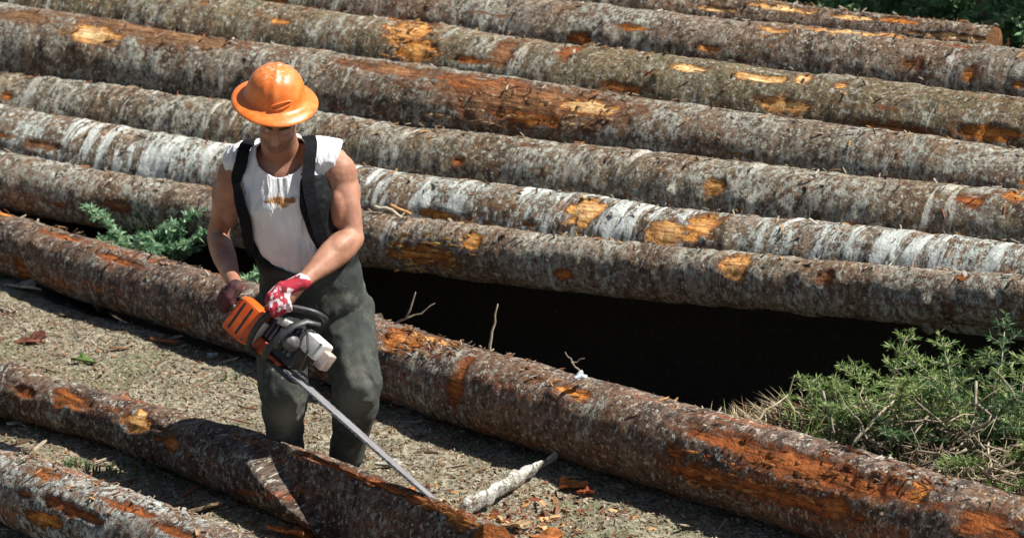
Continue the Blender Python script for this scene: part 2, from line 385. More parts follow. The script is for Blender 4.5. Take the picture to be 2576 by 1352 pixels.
log('pile7', [(845, -150), (1303, -85), (1690, -38), (1905, -5), (2140, 22), (2300, 46), (2440, 72)], (.17, .15, .085), [(845, 15.5), (2440, 13.6)], seed=8, ext=(2.2, .10), endtone=.05,
    peels=[(1800, 20, 60, 6, .9), (1955, 16, 80, 7, .95), (2150, 42, 60, 6, .8), (2260, 50, 60, 9, .3), (2380, 90, 80, 5, 1.0)],
    label='topmost log at the top right, its tapered end reaching the green firs', group=PILE_GROUP, lichen=0.2, ring=.1, red=.2, green=.1, base=(.24, .18, .13))
log('mid', [(0, 533), (300, 615), (540, 690), (960, 815), (1200, 878), (1500, 948), (1700, 1003), (2000, 1092), (2300, 1180), (2576, 1255)], (.145, .155, .175, .185, .185), ground=0.0, seed=9, deg=2,
    peels=[(20, 535, 40, 12, .5), (60, 690, 20, 25, .3), (160, 590, 70, 7, .1), (290, 650, 80, 8, .15), (1010, 850, 60, 22, .3), (1150, 960, 20, 75, .0), (1450, 985, 50, 12, .4), (1900, 1125, 220, 18, .0), (1780, 1200, 120, 22, .0), (2060, 1180, 260, 30, .05), (2100, 1280, 40, 28, .3), (2310, 1235, 24, 30, .35), (2480, 1310, 90, 34, .05), (1960, 1250, 200, 20, .05), (1100, 850, 60, 8, .8), (1700, 1145, 24, 24, .2)],
    label='long reddish brown log lying on the ground between the worker and the pile', group='logs lying loose on the ground', lichen=.2, ring=.1, red=.44, green=.2, base=(.20, .14, .105), dark=(.045, .03, .024))
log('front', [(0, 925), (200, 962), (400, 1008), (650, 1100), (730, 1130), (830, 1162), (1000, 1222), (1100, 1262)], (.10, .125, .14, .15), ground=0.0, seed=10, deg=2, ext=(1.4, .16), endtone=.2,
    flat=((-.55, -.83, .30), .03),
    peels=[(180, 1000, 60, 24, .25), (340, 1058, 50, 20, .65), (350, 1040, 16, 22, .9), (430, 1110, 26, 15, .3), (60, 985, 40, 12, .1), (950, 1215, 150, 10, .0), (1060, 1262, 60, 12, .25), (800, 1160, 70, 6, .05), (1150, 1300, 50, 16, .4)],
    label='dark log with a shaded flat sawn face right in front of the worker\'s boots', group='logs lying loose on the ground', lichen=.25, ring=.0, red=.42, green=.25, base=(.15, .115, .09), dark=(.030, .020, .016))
log('corner', [(0, 1134), (250, 1194), (400, 1250), (520, 1318), (560, 1348)], (.145, .15), ground=0.0, seed=13, deg=1, ext=(1.2, .9),
    peels=[(125, 1195, 40, 10, .25), (170, 1275, 110, 12, .2), (110, 1310, 60, 15, .5), (330, 1275, 90, 8, .1), (60, 1240, 30, 10, .05), (430, 1330, 60, 10, .2)],
    label='pale lichen covered log at the bottom left corner', group='logs lying loose on the ground', lichen=.5, ring=.3, red=.50, green=.2, base=(.24, .175, .13), white=(.56, .58, .54))
# two skids that carry the pile above the hollow
def skid(px, label, seed):
    c = LOGS['pile1']['C']; j = int(np.argmin(abs(proj(c)[:, 0] - px))); p = c[j].copy()
    c6 = LOGS['pile6']['C']; p6 = c6[int(np.argmin(abs(c6[:, 0] - (p[0] + 1.0))))].copy()
    a = p - [0, 0, .29]; b = p6 - [0, 0, .30]; a = a + (b - a) * .30
    n = 50; s = np.linspace(0, 1, n); C = a + (b - a) * s[:, None]; L = np.linalg.norm(b - a)
    mb = MB(); mb.tube([tuple(q) for q in C], [.095 + .006 * math.sin(k * .9 + seed) for k in range(n)], n=20)
    me = mb.mesh('log'); V = vco(me); org = Vector(tuple(a))
    V = V + vno(me) * (.008 * fbm(V * 9, 3, seed))[:, None]; bc = V - a; setco(me, V - a)
    q = me.attributes.new('barkco', 'FLOAT_VECTOR', 'POINT'); q.data.foreach_set('vector', bc.astype(np.float32).ravel())
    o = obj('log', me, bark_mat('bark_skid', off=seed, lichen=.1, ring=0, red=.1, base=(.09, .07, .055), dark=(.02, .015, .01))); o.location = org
    tag(o, label, 'log', 'skid logs under the pile')
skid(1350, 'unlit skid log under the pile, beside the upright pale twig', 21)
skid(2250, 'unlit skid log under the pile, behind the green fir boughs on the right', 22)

# ------------------------------------------------------------------ ground
p1 = LOGS['pile1']['C']; A = p1[0][:2]; B = p1[-1][:2]; dAB = (B - A) / np.linalg.norm(B - A); nAB = np.array([-dAB[1], dAB[0]])
if nAB[1] < 0: nAB = -nAB
PC = np.concatenate([LOGS['pile%d' % k]['C'][::10] for k in range(1, 7)]); G_ = np.c_[PC[:, 0], PC[:, 1], np.ones(len(PC))]
pl, *_ = np.linalg.lstsq(G_, PC[:, 2], rcond=None)
def ground_z(X, Y):
    X = np.asarray(X, float); Y = np.asarray(Y, float)
    u = (X - A[0]) * nAB[0] + (Y - A[1]) * nAB[1]
    P = np.stack([X, Y, X * 0], -1)
    n = .030 * fbm(P * 2.3, 3, 40) + .016 * fbm(P * 9, 3, 44) + .006 * fbm(P * 26, 2, 47)
    Xc = np.clip(X, -4.2, 4.2); uc = np.clip(u, 0, 2.0)
    base = A - 0
    # surface under the pile, from the plane through the log centres
    Yc = (uc - (Xc - A[0]) * nAB[0]) / nAB[1] + A[1]
    bank = pl[0] * Xc + pl[1] * Yc + pl[2] - .25
    bank = np.maximum(bank, -.1)
    m = sstep(.75, 1.0, u)
    hol = -.42 * sstep(-.55, .0, u) * sstep(-2.4, -1.0, X)
    far = np.clip(u - 2.0, 0, 60) * -.02
    z = (1 - m) * (hol * (1 - m)) + m * bank + far * m
    # the right side swells up where plants grow
    z = z + .24 * sstep(.55, 1.5, X) * np.exp(-((u + .62) / .30) ** 2)
    return z + n
def axis_pts(lo, hi, d, far):
    c = list(np.arange(lo, hi, d)); out = []; s = d; v = hi
    while v < far: out.append(v); s *= 1.35; v += s
    neg = []; s = d; v = lo - s
    while v > -far: neg.append(v); s *= 1.35; v -= s
    return np.array(neg[::-1] + c + out)
gx = axis_pts(-3.4, 3.4, .022, 600); gy = axis_pts(8.6, 17, .026, 700)
GX, GY = np.meshgrid(gx, gy, indexing='ij'); GZ = ground_z(GX.ravel(), GY.ravel())
i, k = np.meshgrid(np.arange(len(gx) - 1), np.arange(len(gy) - 1), indexing='ij'); ny = len(gy)
F = np.stack([i * ny + k, (i + 1) * ny + k, (i + 1) * ny + k + 1, i * ny + k + 1], -1).reshape(-1, 4)
GUU = (GX.ravel() - A[0]) * nAB[0] + (GY.ravel() - A[1]) * nAB[1]
gme = mesh_np('ground', np.c_[GX.ravel(), GY.ravel(), GZ], F, {'mud': ('FLOAT', sstep(-.50, -.30, GUU) * sstep(1.6, 1.2, GUU) * sstep(-2.6, -2.0, GX.ravel()))})  # mask for the deep shade under the pile, painted into the soil colour
t = NT('litter_ground', .95, .1); v = t.co()
a_ = t.noise(v, 42, 5, .75); b_ = t.noise(v, 3.0, 4, .6); c_ = t.voro(v, 75); d_ = t.noise(v, 9, 4, .7)
c = t.mix(t.ramp(a_, .38, .62), (.10, .088, .062), (.42, .38, .275))
c = t.mix(t.ramp(b_, .45, .62, 0, .6), c, t.mix(a_, (.10, .085, .05), (.25, .22, .145)))
c = t.mix(t.ramp(d_, .54, .66, 0, .6), c, t.mix(a_, (.07, .035, .018), (.26, .145, .07)))
c = t.mix(t.ramp(t.noise(t.mapping(v, loc=(9, 2, 4)), 5.5, 5, .7), .52, .64, 0, .55), c, t.mix(a_, (.045, .035, .02), (.17, .13, .08)))
c = t.mix(t.ramp(t.noise(t.mapping(v, loc=(4, 4, 4)), 1.9, 3), .56, .68, 0, .45), c, t.mix(a_, (.05, .07, .025), (.17, .20, .09)))
c = t.mix(t.ramp(c_.outputs['Distance'], .30, .12, 0, .45), c, (.48, .40, .29))
gap_shade_n = t.math('ADD', t.attr('mud').outputs['Fac'], t.math('MULTIPLY', t.math('SUBTRACT', a_, .5), .5)); c = t.mix(t.ramp(gap_shade_n, .45, .6), c, t.mix(a_, (.016, .014, .010), (.085, .075, .058)))  # soil goes near black here as painted shade of the gap
t.col(c); t.nrm(t.bump(t.math('ADD', a_, t.math('MULTIPLY', d_, .8)), .02, .9))
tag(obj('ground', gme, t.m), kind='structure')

# ------------------------------------------------------------------ litter: chips, needles, splinters
def flakes(name, n, pos, size, mat, label, kind='stuff', cat=None, thick=.003, cols=None, tilt=.5, elong=(1.5, 5)):
    V = np.zeros((n, 8, 3)); tone = np.zeros((n, 8))
    base = np.array([[x, y, z] for z in (-1, 1) for (x, y) in ((-1, -1), (1, -1), (1, 1), (-1, 1))], float)
    P = pos(n); L = RNG.uniform(*size, n); e = RNG.uniform(*elong, n)
    b = np.repeat(base[None], n, 0).copy(); b[:, :, :2] *= 1 + RNG.uniform(-.35, .35, (n, 8, 2))
    b[:, :, 0] *= L[:, None] / 2; b[:, :, 1] *= (L / e)[:, None] / 2; b[:, :, 2] *= thick / 2
    az_ = RNG.uniform(0, 6.283, n); ti = RNG.normal(0, tilt, n); ro = RNG.normal(0, tilt, n)
    for (ax, an) in ((0, ro), (1, ti), (2, az_)):
        c_, s_ = np.cos(an)[:, None], np.sin(an)[:, None]; p, q = [(1, 2), (2, 0), (0, 1)][ax]
        bp, bq = b[:, :, p].copy(), b[:, :, q].copy(); b[:, :, p] = bp * c_ - bq * s_; b[:, :, q] = bp * s_ + bq * c_
    V = b + P[:, None, :]; V[:, :, 2] += (L * .18)[:, None] * RNG.uniform(0, 1, n)[:, None]
    fc = np.array([(0, 3, 2, 1), (4, 5, 6, 7), (0, 1, 5, 4), (1, 2, 6, 5), (2, 3, 7, 6), (3, 0, 4, 7)])
    F = (fc[None] + (np.arange(n) * 8)[:, None, None]).reshape(-1, 4)
    me = mesh_np(name, V.reshape(-1, 3), F, {'tone': ('FLOAT', np.repeat(RNG.uniform(0, 1, n)[:, None], 8, 1))}, smooth=False)
    o = obj(name, me, mat); tag(o, label, cat, kind=kind); return o
def tone_mat(name, cols, rough=.85):
    t = NT(name, rough, .2); r = t.n('ShaderNodeValToRGB'); t.put(r.inputs[0], t.attr('tone').outputs['Fac']); r.color_ramp.interpolation = 'CONSTANT'
    while len(r.color_ramp.elements) < len(cols): r.color_ramp.elements.new(.5)
    for i, c in enumerate(cols): r.color_ramp.elements[i].position = i / len(cols); r.color_ramp.elements[i].color = (*c, 1)
    n = t.noise(t.co(), 60, 3); t.col(t.mix(t.ramp(n, .3, .7, 0, .4), r.outputs[0], (.08, .05, .03))); return t.m
chipm = tone_mat('chip_wood', [(.36, .28, .19), (.22, .16, .10), (.44, .37, .27), (.12, .08, .05), (.30, .24, .17), (.26, .12, .055), (.38, .33, .25), (.17, .14, .09), (.09, .09, .05)])
def on_ground(n, x=(-3.2, 3.2), y=(8.8, 13.4)):
    X = RNG.uniform(*x, n * 2); Y = RNG.uniform(*y, n * 2); uu = (X - A[0]) * nAB[0] + (Y - A[1]) * nAB[1]; kk = (uu < -.42) | (RNG.uniform(0, 1, n * 2) < .03); X = X[kk]; Y = Y[kk]; X = np.resize(X, n); Y = np.resize(Y, n); return np.stack([X, Y, ground_z(X, Y)], -1)
flakes('wood_chips', 60000, lambda n: on_ground(n), (.005, .021), chipm, 'pale wood chips and dry needles strewn all over the ground between the logs')
orm = tone_mat('bark_shred', [(.36, .12, .03), (.20, .05, .02), (.50, .24, .07), (.14, .06, .035), (.60, .38, .18), (.26, .09, .04)])
def near_cut(n):
    px = np.where(RNG.uniform(0, 1, n) < .75, RNG.normal(1230, 160, n), RNG.normal(850, 80, n)); py = RNG.normal(1315, 45, n)
    P = np.array([WG(a, b) for a, b in zip(px, py)]); P[:, 2] = ground_z(P[:, 0], P[:, 1]); return P
flakes('twig_litter', 700, lambda n: on_ground(n), (.03, .10), tone_mat('litter_twig', [(.30, .22, .14), (.14, .08, .045), (.40, .33, .24), (.20, .09, .04), (.10, .08, .05)]), 'broken twig bits and bark slivers lying over the chips on the ground', elong=(5, 14), thick=.006, tilt=.25)
flakes('bark_shreds', 650, near_cut, (.010, .042), orm, 'orange and red shreds of torn bark on the ground round the tip of the saw')
# crumbs and splinters resting on the tops of the logs
def on_logs(keys):
    def f(n):
        out = []
        for _ in range(n):
            L = LOGS[keys[RNG.integers(len(keys))]]; j = RNG.integers(len(L['C'])); C = L['C'][j]; r = L['r'][j]; a = RNG.normal(0, .45)
            T = L['C'][min(j + 2, len(L['C']) - 1)] - L['C'][max(j - 2, 0)]; T /= np.linalg.norm(T); s_ = np.cross(T, [0, 0, 1.]); s_ /= np.linalg.norm(s_)
            out.append(C + s_ * math.sin(a) * r + np.array([0, 0, 1]) * (math.cos(a) * r + .004))
        return np.array(out)
    return f
flakes('bark_crumbs', 4200, on_logs(['pile%d' % k for k in range(1, 8)] + ['mid', 'corner']), (.008, .045), tone_mat('crumb', [(.16, .10, .06), (.38, .30, .22), (.24, .09, .04), (.42, .40, .34), (.10, .07, .05), (.46, .26, .10)]),
       'crumbs and slivers of bark caught on top of the logs', elong=(3, 9))

def splinters(key, px, py, hx, hy, n, mat, label):
    L = LOGS[key]; V = L['V']; pp = proj(V[::3]); nn = V[::3] - L['C'][np.clip((np.arange(len(V))[::3] // 84), 0, len(L['C']) - 1)]
    ok = (np.abs(pp[:, 0] - px) < hx) & (np.abs(pp[:, 1] - py) < hy) & (nn @ CF < -.03); idx = np.nonzero(ok)[0]
    if len(idx) == 0: return
    T = L['C'][-1] - L['C'][0]; T /= np.linalg.norm(T); mb = MB()
    for _ in range(n):
        j = idx[RNG.integers(len(idx))]; p = V[::3][j]; no = nn[j] / np.linalg.norm(nn[j]); ln = RNG.uniform(.015, .06); d = T * RNG.choice([-1, 1]) + no * RNG.uniform(.02, .28) + RNG.normal(0, .22, 3); d /= np.linalg.norm(d); w = RNG.uniform(.003, .010)
        mb.tube([p - no * .004, p + d * ln * .5 + no * .004, p + d * ln], [(w, w * .4), (w * .8, w * .3), (w * .2, w * .15)], n=5, cap=False)
    o = obj('splinters', mb.mesh('splinters', False), mat); tag(o, label, kind='stuff')
spm = simple('splinter_wood', (.42, .17, .05), (.78, .50, .24), 14, .85)
splinters('pile5', 1040, 90, 60, 60, 70, spm, 'bright splinters bristling from the orange break right of the hard hat')
splinters('pile4', 1330, 270, 260, 50, 110, simple('splinter_brown', (.25, .13, .06), (.52, .34, .18), 14, .85), 'brown fibres lifting from the long stripped stretch of the fat log')
splinters('mid', 2060, 1190, 330, 60, 130, simple('splinter_rust', (.22, .07, .025), (.50, .22, .07), 14, .85), 'rusty shreds of bark lifting from the right half of the middle log')
splinters('pile1', 1080, 630, 110, 50, 60, simple('splinter_ochre', (.30, .15, .04), (.60, .36, .12), 14, .85), 'ochre shreds hanging from the front log right of the worker')
splinters('front', 1130, 1290, 70, 50, 120, bpy.data.materials['splinter_rust'], 'rust and orange shreds at the broken end of the dark log by the saw tip')
splinters('mid', 1050, 850, 90, 40, 60, bpy.data.materials['splinter_wood'], 'tan shreds on the middle log beside the worker')
# ------------------------------------------------------------------ plants
yl = lambda px: float(np.interp((px * K - 512) * 11.0 / FPX, LOGS['mid']['C'][:, 0], LOGS['mid']['C'][:, 1]))
def leafy(name, segs, size, mat, dens, w=.22):
    """needles / small leaves set on both sides of stem segments; segs = [(p0,p1)]"""
    A_ = []; 
    for (p0, p1) in segs:
        n = max(2, int((p1 - p0).length * dens)); t = RNG.uniform(0, 1, n)[:, None]; P = np.array(p0) * (1 - t) + np.array(p1) * t
        d = np.array((p1 - p0).normalized()); q = RNG.normal(0, 1, (n, 3)); q[:, 2] *= .6; q += d * .8; q /= np.linalg.norm(q, axis=1)[:, None]
        A_.append(np.concatenate([P, q], 1))
    A_ = np.concatenate(A_); n = len(A_); P, q = A_[:, :3], A_[:, 3:]
    L = RNG.uniform(.6, 1.2, n)[:, None] * size; s_ = np.cross(q, RNG.normal(0, 1, (n, 3))); s_ /= np.linalg.norm(s_, axis=1)[:, None]; s_ = s_ * L * w
    V = np.stack([P, P + q * L * .5 + s_, P + q * L, P + q * L * .5 - s_], 1).reshape(-1, 3)
    F = np.arange(n * 4).reshape(-1, 4)
    return mesh_np(name, V, F, {'tone': ('FLOAT', np.repeat(RNG.uniform(0, 1, n), 4))}, smooth=False)
def green_mat(name, a, b, c3):
    t = NT(name, .6, .3); r = t.n('ShaderNodeValToRGB'); t.put(r.inputs[0], t.attr('tone').outputs['Fac'])
    r.color_ramp.elements[0].color = (*a, 1); r.color_ramp.elements[1].color = (*c3, 1); e = r.color_ramp.elements.new(.6); e.color = (*b, 1)
    n = t.noise(t.co(), 7, 3); c = t.mix(t.ramp(n, .4, .65, 0, .5), r.outputs[0], a); t.col(c)
    tr = t.n('ShaderNodeBsdfTranslucent'); t.put(tr.inputs[0], r.outputs[0]); mx = t.n('ShaderNodeMixShader'); mx.inputs[0].default_value = .3
    t.t.links.new(t.b.outputs[0], mx.inputs[1]); t.t.links.new(tr.outputs[0], mx.inputs[2]); t.t.links.new(mx.outputs[0], t.t.nodes['Material Output'].inputs[0]); return t.m
firm = green_mat('fir_needles', (.08, .14, .035), (.20, .30, .08), (.44, .50, .22))
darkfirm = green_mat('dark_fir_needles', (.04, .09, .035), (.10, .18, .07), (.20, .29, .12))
lightm = green_mat('light_leaves', (.12, .24, .12), (.26, .44, .24), (.48, .64, .44))
twigm = simple('twig_bark', (.16, .12, .085), (.34, .29, .23), 25, .8)
drym = simple('dry_stalk', (.36, .29, .18), (.56, .49, .36), 25, .8)
def bough_shrub(name, base, H, spread, nb, label, cat, mat=firm, need=.035, dens=260, group=None, droop=.4, up=.6, seed=0):
    r = random.Random(seed); root = empty(name, base); segs = []; mb = MB()
    for b in range(nb):
        a = r.uniform(0, 6.283); L = r.uniform(.6, 1.0); p = Vector((r.uniform(-.3, .3) * spread, r.uniform(-.2, .2) * spread, 0)); d = Vector((math.cos(a) * spread, math.sin(a) * spread, H * r.uniform(up * .7, 1.2))) * L
        pts = [p]
        for s_ in range(1, 7): u = s_ / 6; pts.append(p + Vector((d.x * u, d.y * u, d.z * (u - droop * u * u) / (1 - droop * .5))))
        mb.tube(pts, [.006 - .0007 * q for q in range(7)], n=6)
        for q in range(6):
            segs.append((pts[q], pts[q + 1]))
            for side in (-1, 1):
                dd = (pts[q + 1] - pts[q]).normalized(); sv = dd.cross(Vector((0, 0, 1))); sv = sv.normalized() if sv.length > 0 else Vector((1, 0, 0))
                e = pts[q] + (sv * side + dd * .8 + Vector((0, 0, r.uniform(-.3, .3)))).normalized() * (spread * .36 * (1.1 - q / 7) * r.uniform(.6, 1.2))
                segs.append((pts[q], e)); mb.tube([pts[q], e], [.003, .0015], n=5)
    obj('stem', mb.mesh('stem'), twigm, root); obj('foliage', leafy('foliage', segs, need, mat, dens * (1 if mat is lightm else 2.2), .14 if mat is lightm else .085), mat, root)
    tag(root, label, cat, group); return root
def gpt(px, py, z=0.): p = WG(px, py, z); return Vector((p.x, p.y, float(ground_z([p.x], [p.y])[0])))
# leafy clump behind the middle log, left of the worker
def plane_pt(px, py, y): return W(px, py, y)
p_ = plane_pt(375, 640, 13.60); bough_shrub('fir_sapling', (p_.x, p_.y, .10), .40, .27, 26, 'pale green sprawling sapling behind the middle log, left of the worker', 'sapling', lightm, .042, 420, seed=1)
p_ = plane_pt(600, 700, 13.1); bough_shrub('fir_sapling', (p_.x, p_.y, .0), .34, .2, 9, 'little green sprig just behind the worker\'s bare forearm', 'sapling', lightm, .05, 220, seed=2)
# right side
for n_, (px, y, z, H, S, nb, mt, lab, sd) in enumerate([
    (2130, yl(2130) + .55, 0, .30, .42, 12, firm, 'low green fir bough spreading at the left end of the green patch', 3),
    (2290, yl(2290) + .75, 0, .52, .44, 12, firm, 'bright green fir sapling between the black gap and the bent pale stalk', 4),
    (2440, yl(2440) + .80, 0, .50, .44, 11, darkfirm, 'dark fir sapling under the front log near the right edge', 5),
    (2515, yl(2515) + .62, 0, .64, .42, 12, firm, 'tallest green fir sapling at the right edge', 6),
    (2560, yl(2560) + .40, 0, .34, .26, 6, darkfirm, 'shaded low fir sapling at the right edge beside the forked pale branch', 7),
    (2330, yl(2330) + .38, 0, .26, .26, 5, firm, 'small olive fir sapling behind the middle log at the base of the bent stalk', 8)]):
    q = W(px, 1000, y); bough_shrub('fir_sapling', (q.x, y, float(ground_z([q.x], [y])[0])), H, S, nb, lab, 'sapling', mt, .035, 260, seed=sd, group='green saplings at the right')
# firs beyond the pile
crownm = green_mat('crown_needles', (.10, .20, .09), (.22, .38, .17), (.38, .54, .26))
def fir(base, H, label, seed, lean=0):
    r = random.Random(seed); root = empty('fir_tree', base); mb = MB(); mb.tube([(0, 0, -.1), (.02, 0, H * .4), (lean, 0, H)], [.07, .045, .01], n=10); segs = []; br = mb
    z = -.05
    while z < H * .96:
        R = .50 * (1 - z / H) + .1
        for b in range(7):
            a = r.uniform(0, 6.283); d = Vector((math.cos(a), math.sin(a), 0)); p0 = Vector((lean * z / H, 0, z)); L = R * r.uniform(.6, 1.1)
            pts = [p0 + d * (L * u) + Vector((0, 0, L * (.15 * u - .45 * u * u))) for u in (0, .3, .6, 1)]
            br.tube(pts, [.008, .006, .004, .002], n=5, cap=False)
            for q in range(3):
                segs.append((pts[q], pts[q + 1]))
                for sd in (-1, 1):
                    sv = Vector((-d.y, d.x, 0)) * sd; e = pts[q] + (sv + d * .8 + Vector((0, 0, r.uniform(-.4, .1)))).normalized() * L * .42 * r.uniform(.6, 1.1); segs.append((pts[q], e))
        z += .15
    obj('trunk', mb.mesh('trunk'), twigm, root); cr = obj('crown', leafy('crown', segs, .055, crownm, 230, .2), crownm, root)
    tag(root, label, 'fir tree', 'young firs beyond the pile')
for (x, y, H, lab, sd, ln) in [(2.02, 14.55, 1.5, 'leftmost dark young fir beyond the top right of the pile', 31, 0), (2.35, 14.25, 1.6, 'dark young fir in the middle of the trio beyond the pile', 32, .1), (2.72, 13.95, 1.4, 'rightmost dark young fir beyond the pile at the picture corner', 33, 0),
                               (2.25, 15.4, 1.9, 'taller young fir standing behind the trio beyond the pile', 34, 0), (1.75, 15.5, 1.7, 'fir hidden deepest behind the topmost log', 35, 0), (2.9, 15.1, 1.8, 'far corner fir behind the rightmost young fir', 36, 0)]:
    fir((x, y, float(ground_z([x], [y])[0])), H, lab, sd, ln)
# undergrowth and dry grass: uncountable
def blades(name, n, pos, h, mat, label, wd=.004, bend=.5):
    P = pos(n); H = RNG.uniform(*h, n)[:, None]; a = RNG.uniform(0, 6.283, n); d = np.stack([np.cos(a), np.sin(a), a * 0], -1) * RNG.uniform(.1, 1, n)[:, None] * bend
    s_ = np.stack([-np.sin(a), np.cos(a), a * 0], -1) * wd; mid_ = P + np.stack([d[:, 0] * .3, d[:, 1] * .3, np.full(n, .6)], -1) * H; top = P + np.stack([d[:, 0], d[:, 1], np.full(n, .85)], -1) * H
    V = np.stack([P - s_, P + s_, mid_ + s_ * .8, top, mid_ - s_ * .8], 1).reshape(-1, 3); b = (np.arange(n) * 5)[:, None]
    F = np.concatenate([b + [0, 1, 2, 4], b + [4, 2, 3, 3]]); 
    F1 = b + np.array([[0, 1, 2, 4]]); F2 = b + np.array([[4, 2, 3]])
    me = bpy.data.meshes.new(name); me.from_pydata(V.tolist(), [], F1.tolist() + F2.tolist()); at = me.attributes.new('tone', 'FLOAT', 'POINT'); at.data.foreach_set('value', np.repeat(RNG.uniform(0, 1, n), 5).astype(np.float32))
    tag(obj(name, me, mat), label, kind='stuff')
def behind_mid(X, Y, m=.26):
    C = LOGS['mid']['C']; return Y > np.interp(X, C[:, 0], C[:, 1]) + m
def patch(cx, cy, sx, sy):
    def f(n):
        X = RNG.normal(cx, sx, n * 4); Y = RNG.normal(cy, sy, n * 4); k_ = behind_mid(X, Y); X = np.resize(X[k_], n); Y = np.resize(Y[k_], n); return np.stack([X, Y, ground_z(X, Y)], -1)
    return f
q = W(2330, 1050, yl(2330) + .6)
blades('grass', 600, patch(q.x, yl(2330) + .60, .40, .20), (.10, .34), green_mat('grass_blade', (.08, .14, .03), (.17, .28, .07), (.38, .42, .18)), 'green grass and weeds growing at the right between the middle log and the pile')
drygm = tone_mat('dry_grass_blade', [(.36, .30, .18), (.22, .17, .09), (.48, .42, .28), (.16, .13, .07), (.30, .28, .16), (.20, .10, .05)])
q = W(1880, 1040, yl(1880) + .5); q2 = W(2400, 1180, yl(2400) + .3)
def dryp(n):
    a = patch(q.x, yl(1880) + .42, .22, .07)(n // 2); b = patch(q2.x, yl(2400) + .34, .30, .05)(n - n // 2); return np.concatenate([a, b])
blades('dry_grass', 4200, dryp, (.05, .20), drygm, 'straw coloured dry grass and slash along the back of the middle log', bend=1.2)
def weeds(n):
    X = RNG.uniform(-3, -1.2, n); Y = RNG.uniform(10.9, 12.2, n); k_ = fbm(np.stack([X, Y, X * 0], -1) * 2.5, 2, 77) > .12; X, Y = X[k_], Y[k_]; 
    X = np.resize(X, n); Y = np.resize(Y, n) + RNG.normal(0, .02, n); return np.stack([X, Y, ground_z(X, Y)], -1)
blades('low_weeds', 1500, weeds, (.015, .05), green_mat('weed_blade', (.05, .09, .03), (.11, .18, .06), (.24, .26, .13)), 'thin green weeds in the litter at the left', wd=.005, bend=1.0)

def slash(name, n, cx, cyoff, sx, sy, zr, mat, label):
    mb = MB(); k = 0
    while k < n:
        px = random.gauss(cx, sx); y = yl(px) + cyoff + abs(random.gauss(0, sy))
        if px > 2800 or px < 1900 and name != 'brush': continue
        k += 1
        x = W(px, 1000, y).x; z0 = float(ground_z([x], [y])[0]) + random.uniform(0, zr) * (1 if name == 'brush' else min(1, max(.1, (px - 1900) / 600))) * random.uniform(.3, 1) + (.08 if name == 'slash' else 0); L = random.uniform(.04, .22) * random.uniform(.5, 1.3); a = random.uniform(0, 6.283)
        d = Vector((math.cos(a), math.sin(a) * .6, random.uniform(-.5, 1.0))).normalized() * L; r = random.choice((.0018, .0025, .004, .006)); p = Vector((x, y, z0)); b_ = Vector((random.gauss(0, .1), random.gauss(0, .1), random.gauss(0, .1))) * L
        P_ = [p - d * .5, p - d * .15 + b_ * .6, p + d * .2 + b_, p + d * .5]; mb.tube(P_, [r, r * .9, r * .7, r * .4], n=5, cap=False)
        for _ in range(random.randint(0, 2)): mb.tube([P_[1], P_[1] + (d * random.uniform(.2, .5) + Vector((random.gauss(0, .4), random.gauss(0, .4), random.gauss(0, .4))) * L * .5)], [r * .6, r * .3], n=4, cap=False)
    tag(obj(name, mb.mesh(name), mat), label, kind='stuff')
slash('slash', 760, 2400, .30, 190, .16, .34, simple('slash_pale', (.12, .08, .05), (.42, .35, .24), 6, .85), 'tangle of dry pale twigs and stripped slash among the green at the lower right')
slash('needle_litter', 400, 2350, .28, 190, .20, .10, simple('slash_brown', (.07, .035, .02), (.20, .10, .05), 9, .85), 'heap of rusty brown dead twigs under the pale slash at the lower right')
slash('brush', 200, 1700, .70, 420, .25, .24, simple('brush_grey', (.20, .17, .12), (.5, .43, .33), 9, .85), 'faint broken brush lying in the black gap behind the middle log')
# ------------------------------------------------------------------ twigs and sticks, each a thing
def twig(name, paths, r0_, mat, label, cat='twig', group=None, rough=.003):
    base = Vector(paths[0][0]); mb = MB(); r0 = r0_ * .8
    for P in paths:
        P = [Vector(p) for p in P]; m = len(P); pts = []; 
        for i in range(m - 1):
            for u in (0, .33, .66): pts.append(P[i].lerp(P[i + 1], u) + Vector((random.gauss(0, rough), random.gauss(0, rough), random.gauss(0, rough))) * (1 if (i or u) else 0))
        pts.append(P[-1]); k = len(pts); mb.tube([p - base for p in pts], [r0 * (1 - .6 * j / k) for j in range(k)], n=8); r0 *= .7
    o = obj(name, mb.mesh(name), mat); o.location = base; tag(o, label, cat, group); return o
yl = lambda px: float(np.interp((px * K - 512) * 11.5 / FPX, LOGS['mid']['C'][:, 0], LOGS['mid']['C'][:, 1]))
TG = 'twigs poking up at the back of the middle log'
ym = yl(1010) + .12
twig('twig', [[W(985, 822, ym), W(1020, 800, ym), W(1045, 735, ym)], [W(1020, 800, ym), W(1060, 785, ym), W(1093, 762, ym)]], .008, twigm, 'forked pale twig standing on the middle log just right of the worker', group=TG)
ym = yl(1240) + .12
twig('twig', [[W(1232, 885, ym), W(1240, 830, ym), W(1252, 765, ym)]], .008, drym, 'single upright pale twig against the black gap', group=TG)
ym = yl(1450) + .1
twig('twig', [[W(1462, 940, ym), W(1440, 910, ym), W(1422, 885, ym)], [W(1440, 910, ym), W(1470, 900, ym)]], .006, twigm, 'tiny grey twig on top of the middle log below the black gap', group=TG)
twig('stalk', [[W(2150, 1110, 10.35), W(2200, 1050, 10.4), W(2290, 972, 10.5), W(2252, 925, 10.5)]], .009, drym, 'pale stalk bent to a hook over the green saplings', 'stalk')
twig('stalk', [[W(1870, 1080, 10.55), W(1930, 1030, 10.6), W(1985, 990, 10.65)], [W(1985, 990, 10.65), W(1998, 945, 10.65)]], .006, drym, 'thin straw stalk leaning at the left of the green patch', 'stalk')
